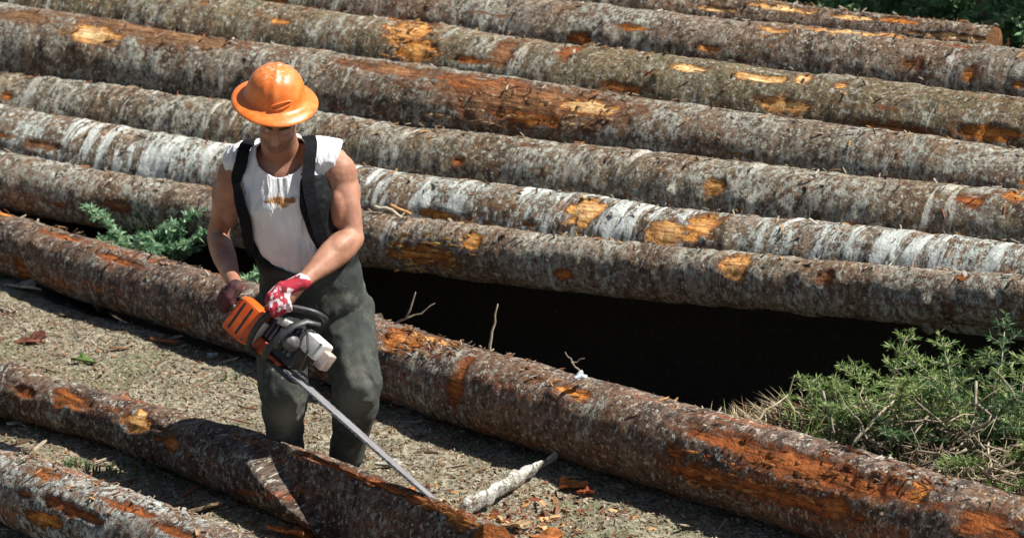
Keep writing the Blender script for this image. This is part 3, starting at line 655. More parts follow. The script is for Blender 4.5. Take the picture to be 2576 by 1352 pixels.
twig('branch', [[W(2455, 960, 10.5), W(2450, 1060, 10.4), W(2465, 1140, 10.3), W(2500, 1230, 10.15)], [W(2450, 1060, 10.4), W(2500, 1010, 10.45)]], .009, twigm, 'upright grey branch among the slash at the right', 'branch')
twig('branch', [[W(2462, 1018, 10.4), W(2520, 1070, 10.35), W(2576, 1130, 10.3), W(2640, 1190, 10.2)]], .008, twigm, 'grey branch slanting down to the right edge', 'branch')
twig('branch', [[W(2350, 1200, 10.15), W(2400, 1150, 10.25), W(2440, 1090, 10.35)]], .009, drym, 'thin pale branch leaning up from the back of the middle log', 'branch')
twig('branch', [[W(2455, 1150, 10.25), W(2520, 1125, 10.25), W(2570, 1118, 10.25)]], .011, drym, 'short cream branch lying level near the right edge', 'branch')
twig('branch', [[W(2070, 985, 10.6), W(2085, 1040, 10.55), W(2100, 1090, 10.5)]], .008, twigm, 'brown broken branch standing in the straw', 'branch')
twig('branch', [[W(2210, 1120, 10.3), W(2330, 1060, 10.4), W(2440, 1045, 10.5)]], .006, twigm, 'long thin brown branch lying across the weeds', 'branch')
twig('stick', [[W(2230, 1190, 10.0), W(2290, 1188, 10.0), W(2320, 1186, 10.0)]], .016, drym, 'pale stick of bare wood lying behind the middle log', 'stick')
# extra slash on the right
for k_, (a, b) in enumerate([((2340, 1180), (2400, 1020)), ((2520, 1200), (2545, 1040)), ((2400, 1200), (2530, 1230)), ((2180, 1100), (2120, 1010)), ((2560, 1010), (2500, 930))]):
    lb = ['wiry brown branch behind the thin pale leaning branch', 'upright thin brown branch close to the right edge', 'low brown branch lying along the back of the middle log', 'wiry branch left of the bent stalk foot', 'thin brown branch in the needles of the tallest sapling'][k_]
    twig('branch', [[W(a[0], a[1], 10.2), W((a[0] + b[0]) / 2 + 12, (a[1] + b[1]) / 2, 10.35), W(b[0], b[1], 10.5)]], .006, twigm, lb, 'branch')
yp = lambda px, k: float(np.interp(px, [0, 2576], [14.35 + .33 * k, 11.25 + .33 * k]))
y_ = yp(1000, .35) - .08
twig('bark_strip', [[W(945, 520, y_), W(985, 528, y_ - .04), W(1030, 560, y_ - .10), W(1070, 598, y_ - .14)]], .013, drym, 'long pale strip of torn bark draped over the front log right of the elbow', 'bark strip')
twig('bark_strip', [[W(985, 515, y_ - .02), W(1040, 540, y_ - .02), W(1120, 548, y_ - .06), W(1190, 556, y_ - .1)]], .009, simple('strip_orange', (.36, .16, .04), (.56, .32, .12), 20), 'thin orange splinter lying in the groove right of the elbow', 'bark strip')
# short pale piece of wood on the ground by the bar tip
p0 = WG(1165, 1282, .045); p1_ = WG(1396, 1146, .06); mb = MB(); n_ = 30
P = [p0.lerp(p1_, u / n_) for u in range(n_ + 1)]; mb.tube(P, [(((.038 + .006 * math.sin(u * .9)) * (1.1 - .75 * max(0, u / n_ - .55) / .45)), (.017 + .004 * math.sin(u * 1.7)) * (1 - .5 * max(0, u / n_ - .55) / .45)) for u in range(n_ + 1)], n=24, ref=(.6, .75, .35), sq=2.8)
me = mb.mesh('short_log'); V = vco(me); V = V + vno(me) * (.016 * fbm(V * 22, 3, 3))[:, None]; setco(me, V - np.array(p0))
at = me.attributes.new('barkco', 'FLOAT_VECTOR', 'POINT'); dirv = np.array((p1_ - p0).normalized()); L_ = (V - np.array(p0)) @ dirv; rest = (V - np.array(p0)) - L_[:, None] * dirv
at.data.foreach_set('vector', np.stack([L_, rest[:, 0] + rest[:, 1], rest[:, 2]], -1).astype(np.float32).ravel())
o = obj('short_log', me, bark_mat('bark_short', off=4.4, lichen=1.2, ring=1.0, red=.0, green=.0, base=(.40, .34, .26), white=(.66, .64, .58))); o.location = p0
tag(o, 'short pale branch wood piece with flaking white bark right of the saw tip', 'wood piece')
# loose bark plates lying about, each one a thing
def plate(px, py, size, col, label, z=.01, y=None, rz=0, tilt=.2, name='bark_piece'):
    n = 22; ou = []
    for i in range(n):
        a = 2 * math.pi * i / n; r = (1 + .32 * math.sin(3 * a + px) + random.uniform(-.22, .22)); ou.append((math.cos(a) * size[0] * r, math.sin(a) * size[1] * r))
    mb = MB(); vs = []; 
    for zz in (0, 1):
        for (x, yv) in ou: vs.append((x, yv, zz * .010 + 1.5 * yv * yv / max(size[1], .01) * .3))
        vs.append((0, 0, zz * .010 + (.006 if zz else 0)))
    fs = []
    for i in range(n): fs += [(i, (i + 1) % n, n)[::-1], (n + 1 + i, n + 1 + (i + 1) % n, 2 * n + 1), (i, (i + 1) % n, n + 1 + (i + 1) % n, n + 1 + i)]
    mb.add(vs, fs); me = mb.mesh(name, False); c = col
    o = obj(name, me, simple('bark_piece_skin', tuple(x * .45 for x in c), c, 35, .85, .2, .003))
    p = W(px, py, y) if y else WG(px, py, z + .0); 
    if not y: p.z = float(ground_z([p.x], [p.y])[0]) + z
    o.location = p; o.rotation_euler = (tilt, random.uniform(-.2, .2), rz); tag(o, label, 'bark piece', 'loose pieces of bark'); return o
OR = (.48, .17, .05); RD = (.30, .07, .03); PL = (.52, .36, .2); GR = (.34, .33, .30)
for a in [(1440, 1215, (.055, .03), OR, 'orange red bark piece on the bare ground right of the short pale wood'), (1475, 1240, (.03, .02), RD, 'small red bark crumb beside the larger orange red piece'),
          (1165, 1335, (.07, .03), OR, 'torn orange bark piece at the bottom edge under the saw tip'), (1300, 1320, (.045, .02), PL, 'tan bark piece low at the bottom edge right of the saw tip'),
          (1380, 1345, (.06, .03), OR, 'orange bark piece cut by the bottom edge of the picture'), (740, 1338, (.08, .05), OR, 'orange bark piece at the bottom edge left of the dark log end'),
          (520, 1285, (.07, .03), (.26, .19, .12), 'tan slab of bark lying between the corner log and the shade'),
          (420, 860, (.06, .02), (.34, .14, .06), 'rusty bark piece on the ground left of the chainsaw'), (535, 888, (.02, .016), (.7, .68, .6), 'white chip on the ground left of the saw'),
          (210, 905, (.05, .025), (.12, .19, .05), 'mossy green crumb on the ground at the left'), (80, 855, (.07, .04), (.22, .08, .05), 'dark red bark piece among weeds at the far left'),
          (60, 1060, (.07, .03), GR, 'pale grey bark piece in front of the dark log at the far left'), (330, 1150, (.06, .02), GR, 'grey sliver in the shade under the dark log'),
          (60, 725, (.10, .04), (.40, .36, .30), 'pale flat bark slab just under the left end of the middle log'), (985, 1165, (.05, .02), (.5, .46, .38), 'cream bark flake on the ground right of the boots'),
          (1005, 1235, (.06, .03), OR, 'orange bark flake beside the guide bar')]:
    plate(*a, rz=random.uniform(-.6, .6), tilt=random.uniform(-.15, .35))
for (px, py, k_, c_, lab) in [(1455, 945, 'mid', (.62, .68, .74), 'whitish flake caught on the middle log under the tiny twig'), (1055, 935, 'mid', (.72, .66, .58), 'pale sliver on the face of the middle log'),
                            ]:
    plate(px, py, (.03, .014), c_, lab, y=yl(px) - .10, rz=.8, tilt=1.0)

# ------------------------------------------------------------------ the worker
skin_t = NT('skin', .52, .32); v = skin_t.co(); n1 = skin_t.noise(v, 9, 4, .6)
n2 = skin_t.noise(v, 45, 4, .7); cs_ = skin_t.mix(skin_t.ramp(n1, .35, .7), (.31, .14, .085), (.47, .245, .165)); cs_ = skin_t.mix(skin_t.ramp(n2, .58, .70, 0, .45), cs_, (.26, .13, .08)); skin_t.col(skin_t.mix(skin_t.math('MULTIPLY', skin_t.attr('face_shade').outputs['Fac'], .6), cs_, (.10, .055, .035))); skin_t.nrm(skin_t.bump(skin_t.noise(v, 60, 3), .0012)); skin_t.b.inputs['Subsurface Weight'].default_value = .08; skin_t.b.inputs['Subsurface Radius'].default_value = (.01, .004, .002)
skin = skin_t.m
J = dict(pelvis=W(790, 745, 10.78), waist=W(782, 680, 10.77), ribs=W(752, 590, 10.74), chest=W(722, 490, 10.71), uchest=W(714, 425, 10.72), neck0=W(706, 385, 10.70), neck1=W(700, 340, 10.64),
         shR=W(600, 420, 10.77), elR=W(547, 595, 10.92), wrR=W(592, 722, 10.52), shL=W(838, 412, 10.72), elL=W(884, 598, 10.66), wrL=W(762, 706, 10.42),
         hipR=W(715, 790, 10.78), knR=W(712, 975, 10.60), anR=W(722, 1175, 10.74), hipL=W(858, 790, 10.78), knL=W(900, 975, 10.62), anL=W(868, 1170, 10.76))
HEAD = W(700, 295, 10.56)
tilt = math.radians(30); roll = math.radians(6)
HR = Matrix.Rotation(roll, 3, 'Y') @ Matrix.Rotation(tilt, 3, 'X')    # the head bows towards the camera side (-Y)
hp = lambda x, y, z: HEAD + HR @ Vector((x, y, z))
def lerp(a, b, t): return a.lerp(b, t)
def limb(mb, a, b, rs, bulge=None, n=18, ref=None):
    m = len(rs); pts = [lerp(a, b, i / (m - 1)) + (Vector(bulge) * math.sin(math.pi * i / (m - 1)) if bulge else Vector((0, 0, 0))) for i in range(m)]
    mb.tube(pts, list(rs), n=n, ref=ref)
b = MB()
# torso, neck
X_ = (1, 0, 0)
b.tube([J['pelvis'], J['waist'], J['ribs'], J['chest'], J['uchest']], [(.155, .11), (.145, .10), (.155, .108), (.165, .112), (.15, .095)], n=28, ref=X_)
b.tube([J['shR'], lerp(J['shR'], J['uchest'], .5) + Vector((0, 0, .02)), J['uchest'] + Vector((0, .01, .02)), lerp(J['shL'], J['uchest'], .5) + Vector((0, 0, .02)), J['shL']], [.058, .07, .08, .07, .06], n=18)
b.tube([J['uchest'] + Vector((0, .02, 0)), J['neck0'] + Vector((0, .01, 0)), J['neck1'], hp(0, .02, -.03)], [.085, .074, .069, .064], n=18)
# head: skull, jaw, chin, nose, ears, brow, lips
b.ell(hp(0, .012, .03), (.076, .096, .095), HR.copy()); b.ell(hp(0, -.025, -.045), (.067, .064, .066), HR.copy()); b.ell(hp(0, -.060, -.095), (.036, .030, .028), HR.copy())
b.tube([hp(0, -.088, .015), hp(0, -.104, -.018), hp(0, -.108, -.030)], [.009, .013, .016], n=10)
for s_ in (-1, 1):
    b.ell(hp(.078 * s_, .012, -.005), (.010, .020, .032), HR.copy()); b.ell(hp(.032 * s_, -.078, .022), (.020, .012, .008), HR.copy()); b.ell(hp(.040 * s_, -.066, -.025), (.018, .016, .016), HR.copy()); b.ell(hp(.013 * s_, -.104, -.034), (.009, .008, .007), HR.copy())
b.ell(hp(0, -.090, -.058), (.022, .008, .005), HR.copy()); b.ell(hp(0, -.088, -.068), (.019, .009, .006), HR.copy())
# arms
limb(b, J['shR'], J['elR'], [.058, .060, .056, .050, .044, .042], (-.006, -.005, 0)); limb(b, J['elR'], J['wrR'], [.042, .048, .047, .040, .032, .027])
limb(b, J['shL'], J['elL'], [.066, .068, .062, .056, .050, .048], (.010, -.006, 0)); limb(b, J['elL'], J['wrL'], [.051, .060, .057, .048, .036, .030])
b.ell(lerp(J['shL'], J['elL'], .14) + Vector((.012, -.01, 0)), (.072, .068, .085)); b.ell(lerp(J['shR'], J['elR'], .14) + Vector((-.008, -.01, 0)), (.064, .062, .08))
b.ell(lerp(J['shL'], J['elL'], .55) + Vector((-.012, -.025, 0)), (.040, .040, .08))
for (a_, e_, w_, sg) in ((J['shL'], J['elL'], J['wrL'], 1), (J['shR'], J['elR'], J['wrR'], -1)):
    k_ = 1 if sg > 0 else .88
    b.ell(lerp(a_, e_, .56) + Vector((-.020 * sg, -.040, 0)), (.036 * k_, .036 * k_, .078)); b.ell(lerp(a_, e_, .42) + Vector((.034 * sg, .01, 0)), (.042 * k_, .046 * k_, .085))
    b.ell(lerp(a_, e_, .08) + Vector((.006 * sg, -.036, .006)), (.046 * k_, .036 * k_, .060))
    d_ = (w_ - e_).normalized(); Q_ = d_.to_track_quat('Z', 'Y').to_matrix(); b.ell(lerp(e_, w_, .22) + Vector((.006 * sg, -.022, .022)), (.042 * k_, .038 * k_, .085), Q_); b.ell(lerp(e_, w_, .30) + Vector((0, -.01, -.026)), (.036 * k_, .036 * k_, .08), Q_)
# hands inside the gloves
SAWROOT = W(735, 940, 10.36); TIP = W(1140, 1298, 9.88)
sx = (TIP - SAWROOT).normalized(); V_ = (SAWROOT - Vector((0, 0, CAMZ))).normalized(); sz = (-V_ - sx * (-V_).dot(sx)).normalized()
sy = sz.cross(sx)                                     # towards the upper right of the picture
if sy.dot(Vector(CU)) < 0: sy = -sy
sz = sx.cross(sy)
ra = math.radians(13); sy, sz = sy * math.cos(ra) + sz * math.sin(ra), sz * math.cos(ra) - sy * math.sin(ra)
SM = Matrix(((sx.x, sy.x, sz.x, SAWROOT.x), (sx.y, sy.y, sz.y, SAWROOT.y), (sx.z, sy.z, sz.z, SAWROOT.z), (0, 0, 0, 1)))
S = lambda x, y, z: SM @ Vector((x, y, z))
GL = S(-.155, .185, .105); GR_ = S(-.385, .065, .045)      # grips: front handle, rear handle
b.tube([J['wrL'], lerp(J['wrL'], GL, .7)], [(.028, .022), (.034, .02)], n=12); b.tube([J['wrR'], lerp(J['wrR'], GR_, .6)], [(.027, .022), (.032, .02)], n=12)
# legs (inside the trousers)
for s_ in 'RL':
    limb(b, J['hip' + s_], J['kn' + s_], [.085, .083, .075, .062, .055]); limb(b, J['kn' + s_], J['an' + s_], [.054, .056, .050, .040, .036])
bme = b.blend(.0065, 4, 'person')
ORG = Vector((J['pelvis'].x, 10.74, 0.0))
body = obj('person', to_local(bme, ORG), skin); body.location = ORG
V = vco(bme) + np.array(ORG); hl = (V - np.array(HEAD)) @ np.array(HR)
at = bme.attributes.new('face_shade', 'FLOAT', 'POINT'); at.data.foreach_set('value', (sstep(-.025, -.05, hl[:, 2]) * sstep(.03, -.01, hl[:, 1]) * sstep(-.15, -.115, hl[:, 2])).astype(np.float32))  # lower face darkened in the skin colour, standing in for brim shade
tag(body, 'worker in orange hard hat, white sleeveless shirt and dark overalls, bending over a chainsaw', 'person')
def wear(name, me, mat, parent=body): return obj(name, to_local(me, ORG), mat, parent)
# face details
def bit(name, mbx, mat): return wear(name, mbx.mesh(name), mat)
eyem = simple('eye_white', (.5, .48, .45), (.3, .2, .15), 80, .3, .5, 0)
for s_ in (-1, 1): e = MB(); e.ell(hp(.032 * s_, -.080, .008), (.012, .008, .007), HR.copy(), 12); bit('eye', e, eyem)
simple('hair_dark', (.035, .02, .012), (.09, .05, .03), 60)
for s_ in (-1, 1): e = MB(); e.tube([hp(.014 * s_, -.096, .028), hp(.033 * s_, -.092, .034), hp(.052 * s_, -.078, .028)], [.004, .005, .003], n=8); bit('eyebrow', e, bpy.data.materials['hair_dark'])
e = MB(); e.ell(hp(0, .035, .02), (.081, .088, .088), HR.copy()); e.ell(hp(0, .07, -.035), (.066, .042, .05), HR.copy()); hair = e.blend(.008, 3)
Vh = vco(hair); Vh += vno(hair) * (.004 * fbm(Vh * 60, 2, 5))[:, None]; setco(hair, Vh); wear('hair', hair, bpy.data.materials['hair_dark'])
def relax_edges(me, it=12):
    bm = bmesh.new(); bm.from_mesh(me)
    for _ in range(it):
        new = {}
        for v_ in bm.verts:
            if v_.is_boundary:
                nb = [e_.other_vert(v_).co for e_ in v_.link_edges if e_.is_boundary]
                if len(nb) == 2: new[v_] = v_.co * .4 + (nb[0] + nb[1]) * .3
        for v_, c_ in new.items(): v_.co = c_
    bm.to_mesh(me); bm.free(); me.update()
# ---- shirt
def torso(mb, g, top=True):
    """outer volume of the trunk, g = extra thickness"""
    mb.tube([lerp(J['pelvis'], J['waist'], .3), J['waist'], J['ribs'], J['chest'] + Vector((0, -.004, 0)), J['uchest'] + Vector((0, .0, .005))], [(.165 + g, .125 + g), (.165 + g, .13 + g), (.165 + g, .13 + g), (.172 + g, .125 + g), (.150 + g, .102 + g)], n=32, ref=X_, sq=2.3)
    if top:
        mb.tube([lerp(J['shR'], J['uchest'], .02) + Vector((.004, 0, .024)), lerp(J['shR'], J['uchest'], .45) + Vector((0, .0, .030)), J['uchest'] + Vector((0, .01, .045)), lerp(J['shL'], J['uchest'], .45) + Vector((0, .0, .030)), lerp(J['shL'], J['uchest'], .02) + Vector((-.004, 0, .026))],
                [.060 + g, .070 + g, .078 + g, .072 + g, .064 + g], n=20)
sb = MB(); torso(sb, .008); shirt = sb.blend(.0065, 6, 'shirt')
def folds(me, amp, sc, seed, frac=None):
    V = vco(me); N = vno(me); n = fbm(V * sc, 3, seed, .55); n = 1 - 2 * np.abs(n) ** .7
    w = 1.0 if frac is None else frac(V); setco(me, V + N * (amp * n * w)[:, None])
folds(shirt, .012, np.array([14, 9, 4.0]), 3)
# neckline: open a scoop round the neck
bm = bmesh.new(); bm.from_mesh(shirt); nb_ = J['neck0'] + Vector((.004, -.03, .0))
ax = (J['neck1'] - J['neck0']).normalized()
dele = []
for f in bm.faces:
    c_ = f.calc_center_median(); pp = proj(np.array([c_]))[0]; front = f.normal.y < .3
    d_ = c_ - nb_; rad = (d_ - ax * d_.dot(ax)).length
    LX = np.interp(pp[1], [380, 450, 520, 600], [552, 566, 590, 560]); RX = np.interp(pp[1], [330, 430, 500, 600], [872, 838, 818, 860])
    if pp[1] < 600 and (pp[0] < LX or pp[0] > RX): dele.append(f); continue
    if rad < .098 and d_.dot(ax) > -.06: dele.append(f)
bmesh.ops.delete(bm, geom=dele, context='FACES'); bm.to_mesh(shirt); bm.free(); relax_edges(shirt, 8)
V = vco(shirt); pp = proj(V); fr = (vno(shirt)[:, 1] < 0)
# printed mark on the chest
x, y = pp[:, 0], pp[:, 1]
mk = np.maximum.reduce([sstep(1.1, .8, np.hypot((x - 712) / 17, (y - 510) / 13)), sstep(1.1, .8, np.hypot((x - 686) / 26, (y - 507) / 4.5)), sstep(1.1, .8, np.hypot((x - 735) / 12, (y - 503) / 9)), sstep(1.1, .8, np.hypot((x - 700) / 30, (y - 498) / 3))]) * fr
at = shirt.attributes.new('print', 'FLOAT', 'POINT'); at.data.foreach_set('value', mk.astype(np.float32))
t = NT('shirt_cotton', .85, .2); v = t.co(); c = t.mix(t.ramp(t.noise(v, 6, 4), .4, .7), (.66, .66, .68), (.80, .80, .80))
c = t.mix(t.ramp(t.noise(t.mapping(v, (1, 1, .6)), 5, 4, .6), .58, .75, 0, .35), c, (.42, .38, .33))
c = t.mix(t.attr('print').outputs['Fac'], c, t.mix(t.ramp(t.noise(v, 70, 2), .45, .55), (.30, .13, .05), (.55, .32, .15))); t.col(c); cr_ = t.math('ABSOLUTE', t.math('SUBTRACT', t.noise(t.mapping(v, (1.3, 1, .45)), 11, 3, .5, .8), .5)); t.nrm(t.bump(t.noise(v, 90, 3), .002, .6, t.bump(t.ramp(cr_, 0, .14), .009, .5)))
shirt_w = shirt.copy(); sh_o = wear('shirt', shirt, t.m)
md = sh_o.modifiers.new('thickness', 'SOLIDIFY'); md.thickness = .004; md.offset = -1
# ---- overalls: trunk shell with a deep front opening, plus trouser legs
ob = MB(); torso(ob, .017, False)
ob.tube([lerp(J['hipR'], J['hipL'], -.05), lerp(J['hipR'], J['hipL'], .5), lerp(J['hipR'], J['hipL'], 1.05)], [.112, .12, .115], n=24)
ob.tube([J['pelvis'] - Vector((0, 0, .03)), J['waist']], [(.20, .14), (.19, .145)], n=28, ref=X_, sq=2.4)
dn = Vector((0, 0, -1))
def leg(h, k_, a, wd):
    limb(ob, h, k_, [wd + .012, wd + .01, wd, wd - .008, wd - .012], (0, -.01, 0), 22); limb(ob, k_ + Vector((0, -.012, 0)), a, [wd - .014, wd - .022, wd - .032, wd - .034, wd - .034], None, 22)
leg(J['hipR'], J['knR'], lerp(J['knR'], J['anR'], .86), .098); leg(J['hipL'] + Vector((.008, 0, 0)), J['knL'], lerp(J['knL'], J['anL'], .86), .100)
ob.ell(J['knL'] + Vector((.008, -.02, .01)), (.085, .075, .10)); ob.ell(J['knR'] + Vector((0, -.02, .01)), (.082, .072, .095))
over = ob.blend(.0075, 5, 'overalls')
kz = J['knL'].z
folds(over, .009, np.array([10, 10, 7.0]), 8, lambda V: .5 + .9 * np.exp(-((V[:, 2] - kz + .05) / .12) ** 2) + .6 * np.exp(-((V[:, 2] - J['pelvis'].z + .03) / .1) ** 2))
def inside(px, py, poly):
    c_ = False; n = len(poly); j = n - 1
    for i in range(n):
        xi, yi = poly[i]; xj, yj = poly[j]
        if (yi > py) != (yj > py) and px < (xj - xi) * (py - yi) / (yj - yi) + xi: c_ = not c_
        j = i
    return c_
opening = [(500, 300), (596, 300), (588, 500), (600, 560), (632, 590), (655, 640), (690, 668), (750, 692), (775, 680), (806, 640), (778, 590), (752, 520), (756, 445), (800, 430), (845, 470), (900, 500), (960, 300)]
bm = bmesh.new(); bm.from_mesh(over); dele = []
for f in bm.faces:
    c_ = f.calc_center_median(); pp = proj(np.array([c_]))[0]
    if c_.z > J['waist'].z - .03 and ((f.normal.y < .15 and (inside(pp[0], pp[1], opening))) or (f.normal.y >= .15 and pp[1] < 560) or pp[1] < 440): dele.append(f)
bmesh.ops.delete(bm, geom=dele, context='FACES'); bm.to_mesh(over); bm.free(); relax_edges(over)
V = vco(over); at = over.attributes.new('knee', 'FLOAT', 'POINT')
kn = np.maximum(np.exp(-(((V - np.array(J['knR'] + Vector((.02, -.1, -.1)))) / [.05, .2, .07]) ** 2).sum(1)), .5 * np.exp(-(((V - np.array(J['knL'] + Vector((0, -.08, -.0)))) / [.07, .2, .1]) ** 2).sum(1)))
at.data.foreach_set('value', kn.astype(np.float32))
at = over.attributes.new('bib_shade', 'FLOAT', 'POINT'); at.data.foreach_set('value', sstep(J['waist'].z + .02, J['waist'].z + .06, V[:, 2]).astype(np.float32))  # dark bib cloth, blackened further to carry the armpit shade
t = NT('overall_cloth', .85, .2); v = t.co(); c = t.mix(t.ramp(t.noise(v, 5, 5, .6), .35, .68), (.032, .037, .033), (.062, .070, .062))
c = t.mix(t.ramp(t.noise(v, 14, 5, .75), .48, .68, 0, .6), c, (.125, .12, .095)); c = t.mix(t.math('MULTIPLY', t.attr('knee').outputs['Fac'], .8), c, (.20, .20, .17)); c = t.mix(t.math('MULTIPLY', t.attr('bib_shade').outputs['Fac'], 1.0), c, t.mix(t.ramp(t.noise(v, 40, 3), .5, .6), (.006, .007, .008), (.016, .018, .018))); t.col(c); cr_ = t.math('ABSOLUTE', t.math('SUBTRACT', t.noise(t.mapping(v, (1, 1, .8)), 5.5, 2, .45, .5), .5)); t.nrm(t.bump(t.noise(v, 120, 2), .002, .6, t.bump(t.ramp(cr_, 0, .16), .014, .5)))
ov_o = wear('overalls', over, t.m); md = ov_o.modifiers.new('thickness', 'SOLIDIFY'); md.thickness = .005; md.offset = 1
# side panel on the worker's left chest and pocket stud
# ---- braces: ribbons laid on the shirt by ray casting
tree = BVHTree.FromPolygons([v_.co.copy() for v_ in shirt_w.vertices], [tuple(p.vertices) for p in shirt_w.polygons])
strapm = simple('strap_web', (.004, .0045, .006), (.010, .011, .014), 90, .8, .15, .001)
def ribbon(name, pts, w, th, mat, side_ref, parent=None, up_ref=None):
    mb = MB(); m = len(pts); vs = []
    for i in range(m):
        t_ = (pts[min(i + 1, m - 1)][0] - pts[max(i - 1, 0)][0]).normalized(); n_ = pts[i][1]; s_ = t_.cross(n_).normalized()
        for (a, b_) in ((-1, 0), (1, 0), (1, 1), (-1, 1)): vs.append(pts[i][0] + s_ * (a * w / 2) + n_ * (b_ * th))
    fs = [(0, 1, 2, 3)[::-1], tuple((m - 1) * 4 + q for q in range(4))]
    for i in range(m - 1):
        for q in range(4): fs.append((i * 4 + q, i * 4 + (q + 1) % 4, i * 4 + 4 + (q + 1) % 4, i * 4 + 4 + q))
    mb.add(vs, fs); return wear(name, autosmooth(mb.mesh(name)), mat)
def brace(front_px, xback):
    pts = []
    for (px, py) in front_px[::-1]:
        o_ = Vector((0, 0, CAMZ)); d = (W(px, py, 10) - o_).normalized(); h = tree.ray_cast(o_, d)
        if h[0] is not None: pts.append((h[0] + h[1] * .008, h[1]))
    top = pts[-1][0]
    for a in range(70, 260, 15):
        ce = Vector((top.x + (xback - top.x) * max(0, (a - 60) / 190), J['uchest'].y + .01, J['chest'].z + .02)); d = Vector((0, -math.cos(math.radians(a)), math.sin(math.radians(a))))
        if a < 100 and (ce + d * .2).y < top.y: continue
        h = tree.ray_cast(ce + d * 1.0, -d)
        if h[0] is not None and (h[0].z > J['waist'].z): pts.append((h[0] + h[1] * .008, h[1]))
    # resample and smooth
    for _ in range(6):
        pts = [pts[0]] + [((pts[i - 1][0] + pts[i][0] * 2 + pts[i + 1][0]) / 4, (pts[i - 1][1] + pts[i][1] * 2 + pts[i + 1][1]).normalized()) for i in range(1, len(pts) - 1)] + [pts[-1]]
    pts = [(p + n * .013, (n + Vector((0, -.7 if n.y < 0 else 0, 0))).normalized()) for (p, n) in pts]
    return ribbon('brace', pts, .047, .004, strapm, None)
def dense(P, n=7): return [(P[i][0] + (P[i + 1][0] - P[i][0]) * u / n, P[i][1] + (P[i + 1][1] - P[i][1]) * u / n) for i in range(len(P) - 1) for u in range(n)] + [P[-1]]
brR = brace(dense([(632, 352), (612, 400), (606, 450), (614, 500), (625, 550), (636, 600), (650, 640)]), W(740, 600, 10.7).x)
brL = brace(dense([(786, 340), (776, 400), (770, 450), (774, 500), (790, 560), (806, 600)]), W(720, 600, 10.7).x)
# metal adjusters and side stud
mt = simple('nickel', (.55, .55, .55), (.7, .7, .7), 50, .3, .5, 0, 1)
for (px, py) in ((607, 440), (770, 440)):
    o_ = Vector((0, 0, CAMZ)); d = (W(px, py, 10) - o_).normalized(); h = tree.ray_cast(o_, d)
    if h[0]: mbx = MB(); mbx.tube([h[0] + h[1] * .012 + Vector((-.02, 0, 0)), h[0] + h[1] * .014 + Vector((.02, 0, 0))], .0035, n=8); bit('buckle', mbx, strapm)
ovt = BVHTree.FromPolygons([v_.co.copy() + ORG for v_ in over.vertices], [tuple(p.vertices) for p in over.polygons])
o_ = Vector((0, 0, CAMZ)); d = (W(911, 690, 10) - o_).normalized(); h = ovt.ray_cast(o_, d)
if h[0]: mbx = MB(); mbx.ell(h[0] + h[1] * .004, (.009, .006, .009)); bit('stud', mbx, mt)
# hem and waist seam
# ---- boots
bootm = simple('boot_leather', (.03, .026, .024), (.075, .065, .055), 30, .6, .4, .002)
for s_ in 'RL':
    a = J['an' + s_]; g = Vector((a.x, a.y, 0)); mb = MB(); toe = Vector(((-.05 if s_ == 'R' else .06), -.19, 0))
    mb.tube([a + Vector((0, 0, .10)), a + Vector((0, 0, .0)), Vector((a.x, a.y + .01, .07))], [.060, .056, .055], n=18)
    mb.tube([Vector((a.x, a.y + .05, .055)), Vector((a.x, a.y - .02, .06)), g + toe * .6 + Vector((0, 0, .05)), g + toe + Vector((0, 0, .04))], [(.042, .045), (.046, .052), (.050, .042), (.042, .034)], n=18, ref=(1, 0, 0))
    bt = wear('boot', mb.blend(.007, 5), bootm)
    sl = MB(); sl.tube([Vector((a.x, a.y + .085, .012)), Vector((a.x, a.y, .012)), g + toe * .6 + Vector((0, 0, .012)), g + toe * 1.12 + Vector((0, 0, .014))], [(.038, .014), (.044, .014), (.053, .014), (.040, .013)], n=16, ref=(1, 0, 0)); so = obj('sole', to_local(sl.mesh('sole'), ORG), simple('rubber', (.012, .012, .012), (.03, .028, .025), 40), bt)
# ---- gloves
def grip(C_, a, w, wrist, hr, side):
    """hand closed round a bar: C_ centre of grip, a bar direction (towards the little finger), w direction to the wrist, n out of the back of the hand"""
    a = a.normalized(); w = (w - a * w.dot(a)).normalized(); n_ = a.cross(w) * side; mb = MB(); R = hr + .010
    L = [.92, 1.0, .96, .80]
    for i in range(4):
        o_ = C_ + a * ((i - 1.5) * .0215)
        pts = [o_ + w * .012 + n_ * (R + .004)]
        for ph in (20, 60, 100, 140, 175 + 20 * L[i]): f = math.radians(ph); pts.append(o_ + (n_ * math.cos(f) - w * math.sin(f)) * (R + (.004 if ph < 60 else 0)))
        mb.tube(pts, [.0118, .0118, .0112, .0108, .0100, .0088], n=10)
        mb.ell(o_ + w * .004 + n_ * (R + .008), (.012, .012, .012))
    mb.tube([C_ + w * .014 - a * .036 + n_ * .012, C_ + w * .006 - a * .045 - n_ * .012, C_ - w * .018 - a * .034 - n_ * (R - .002), C_ - w * .034 - a * .018 - n_ * (R * .6)], [.0150, .0135, .0122, .0100], n=10)
    # palm and back of the hand
    mb.tube([C_ + n_ * (R - .001) + w * .006, C_ + n_ * (R * .8) + w * .035, lerp(C_ + n_ * (R * .6) + w * .06, wrist, .35)], [(.045, .019), (.044, .020), (.034, .021)], n=18, ref=tuple(a), sq=2.6)
    mb.ell(C_ + w * .035 - a * .026 + n_ * .004, (.022, .022, .022))
    cuff = (wrist - (C_ + w * .05 + n_ * R * .6)).normalized()
    mb.tube([lerp(C_ + n_ * (R * .6) + w * .055, wrist, .3), lerp(C_ + n_ * (R * .6) + w * .055, wrist, .7), wrist], [(.032, .024), (.033, .028), (.036, .032)], n=18, ref=tuple(a))
    return mb.blend(.0042, 3), n_
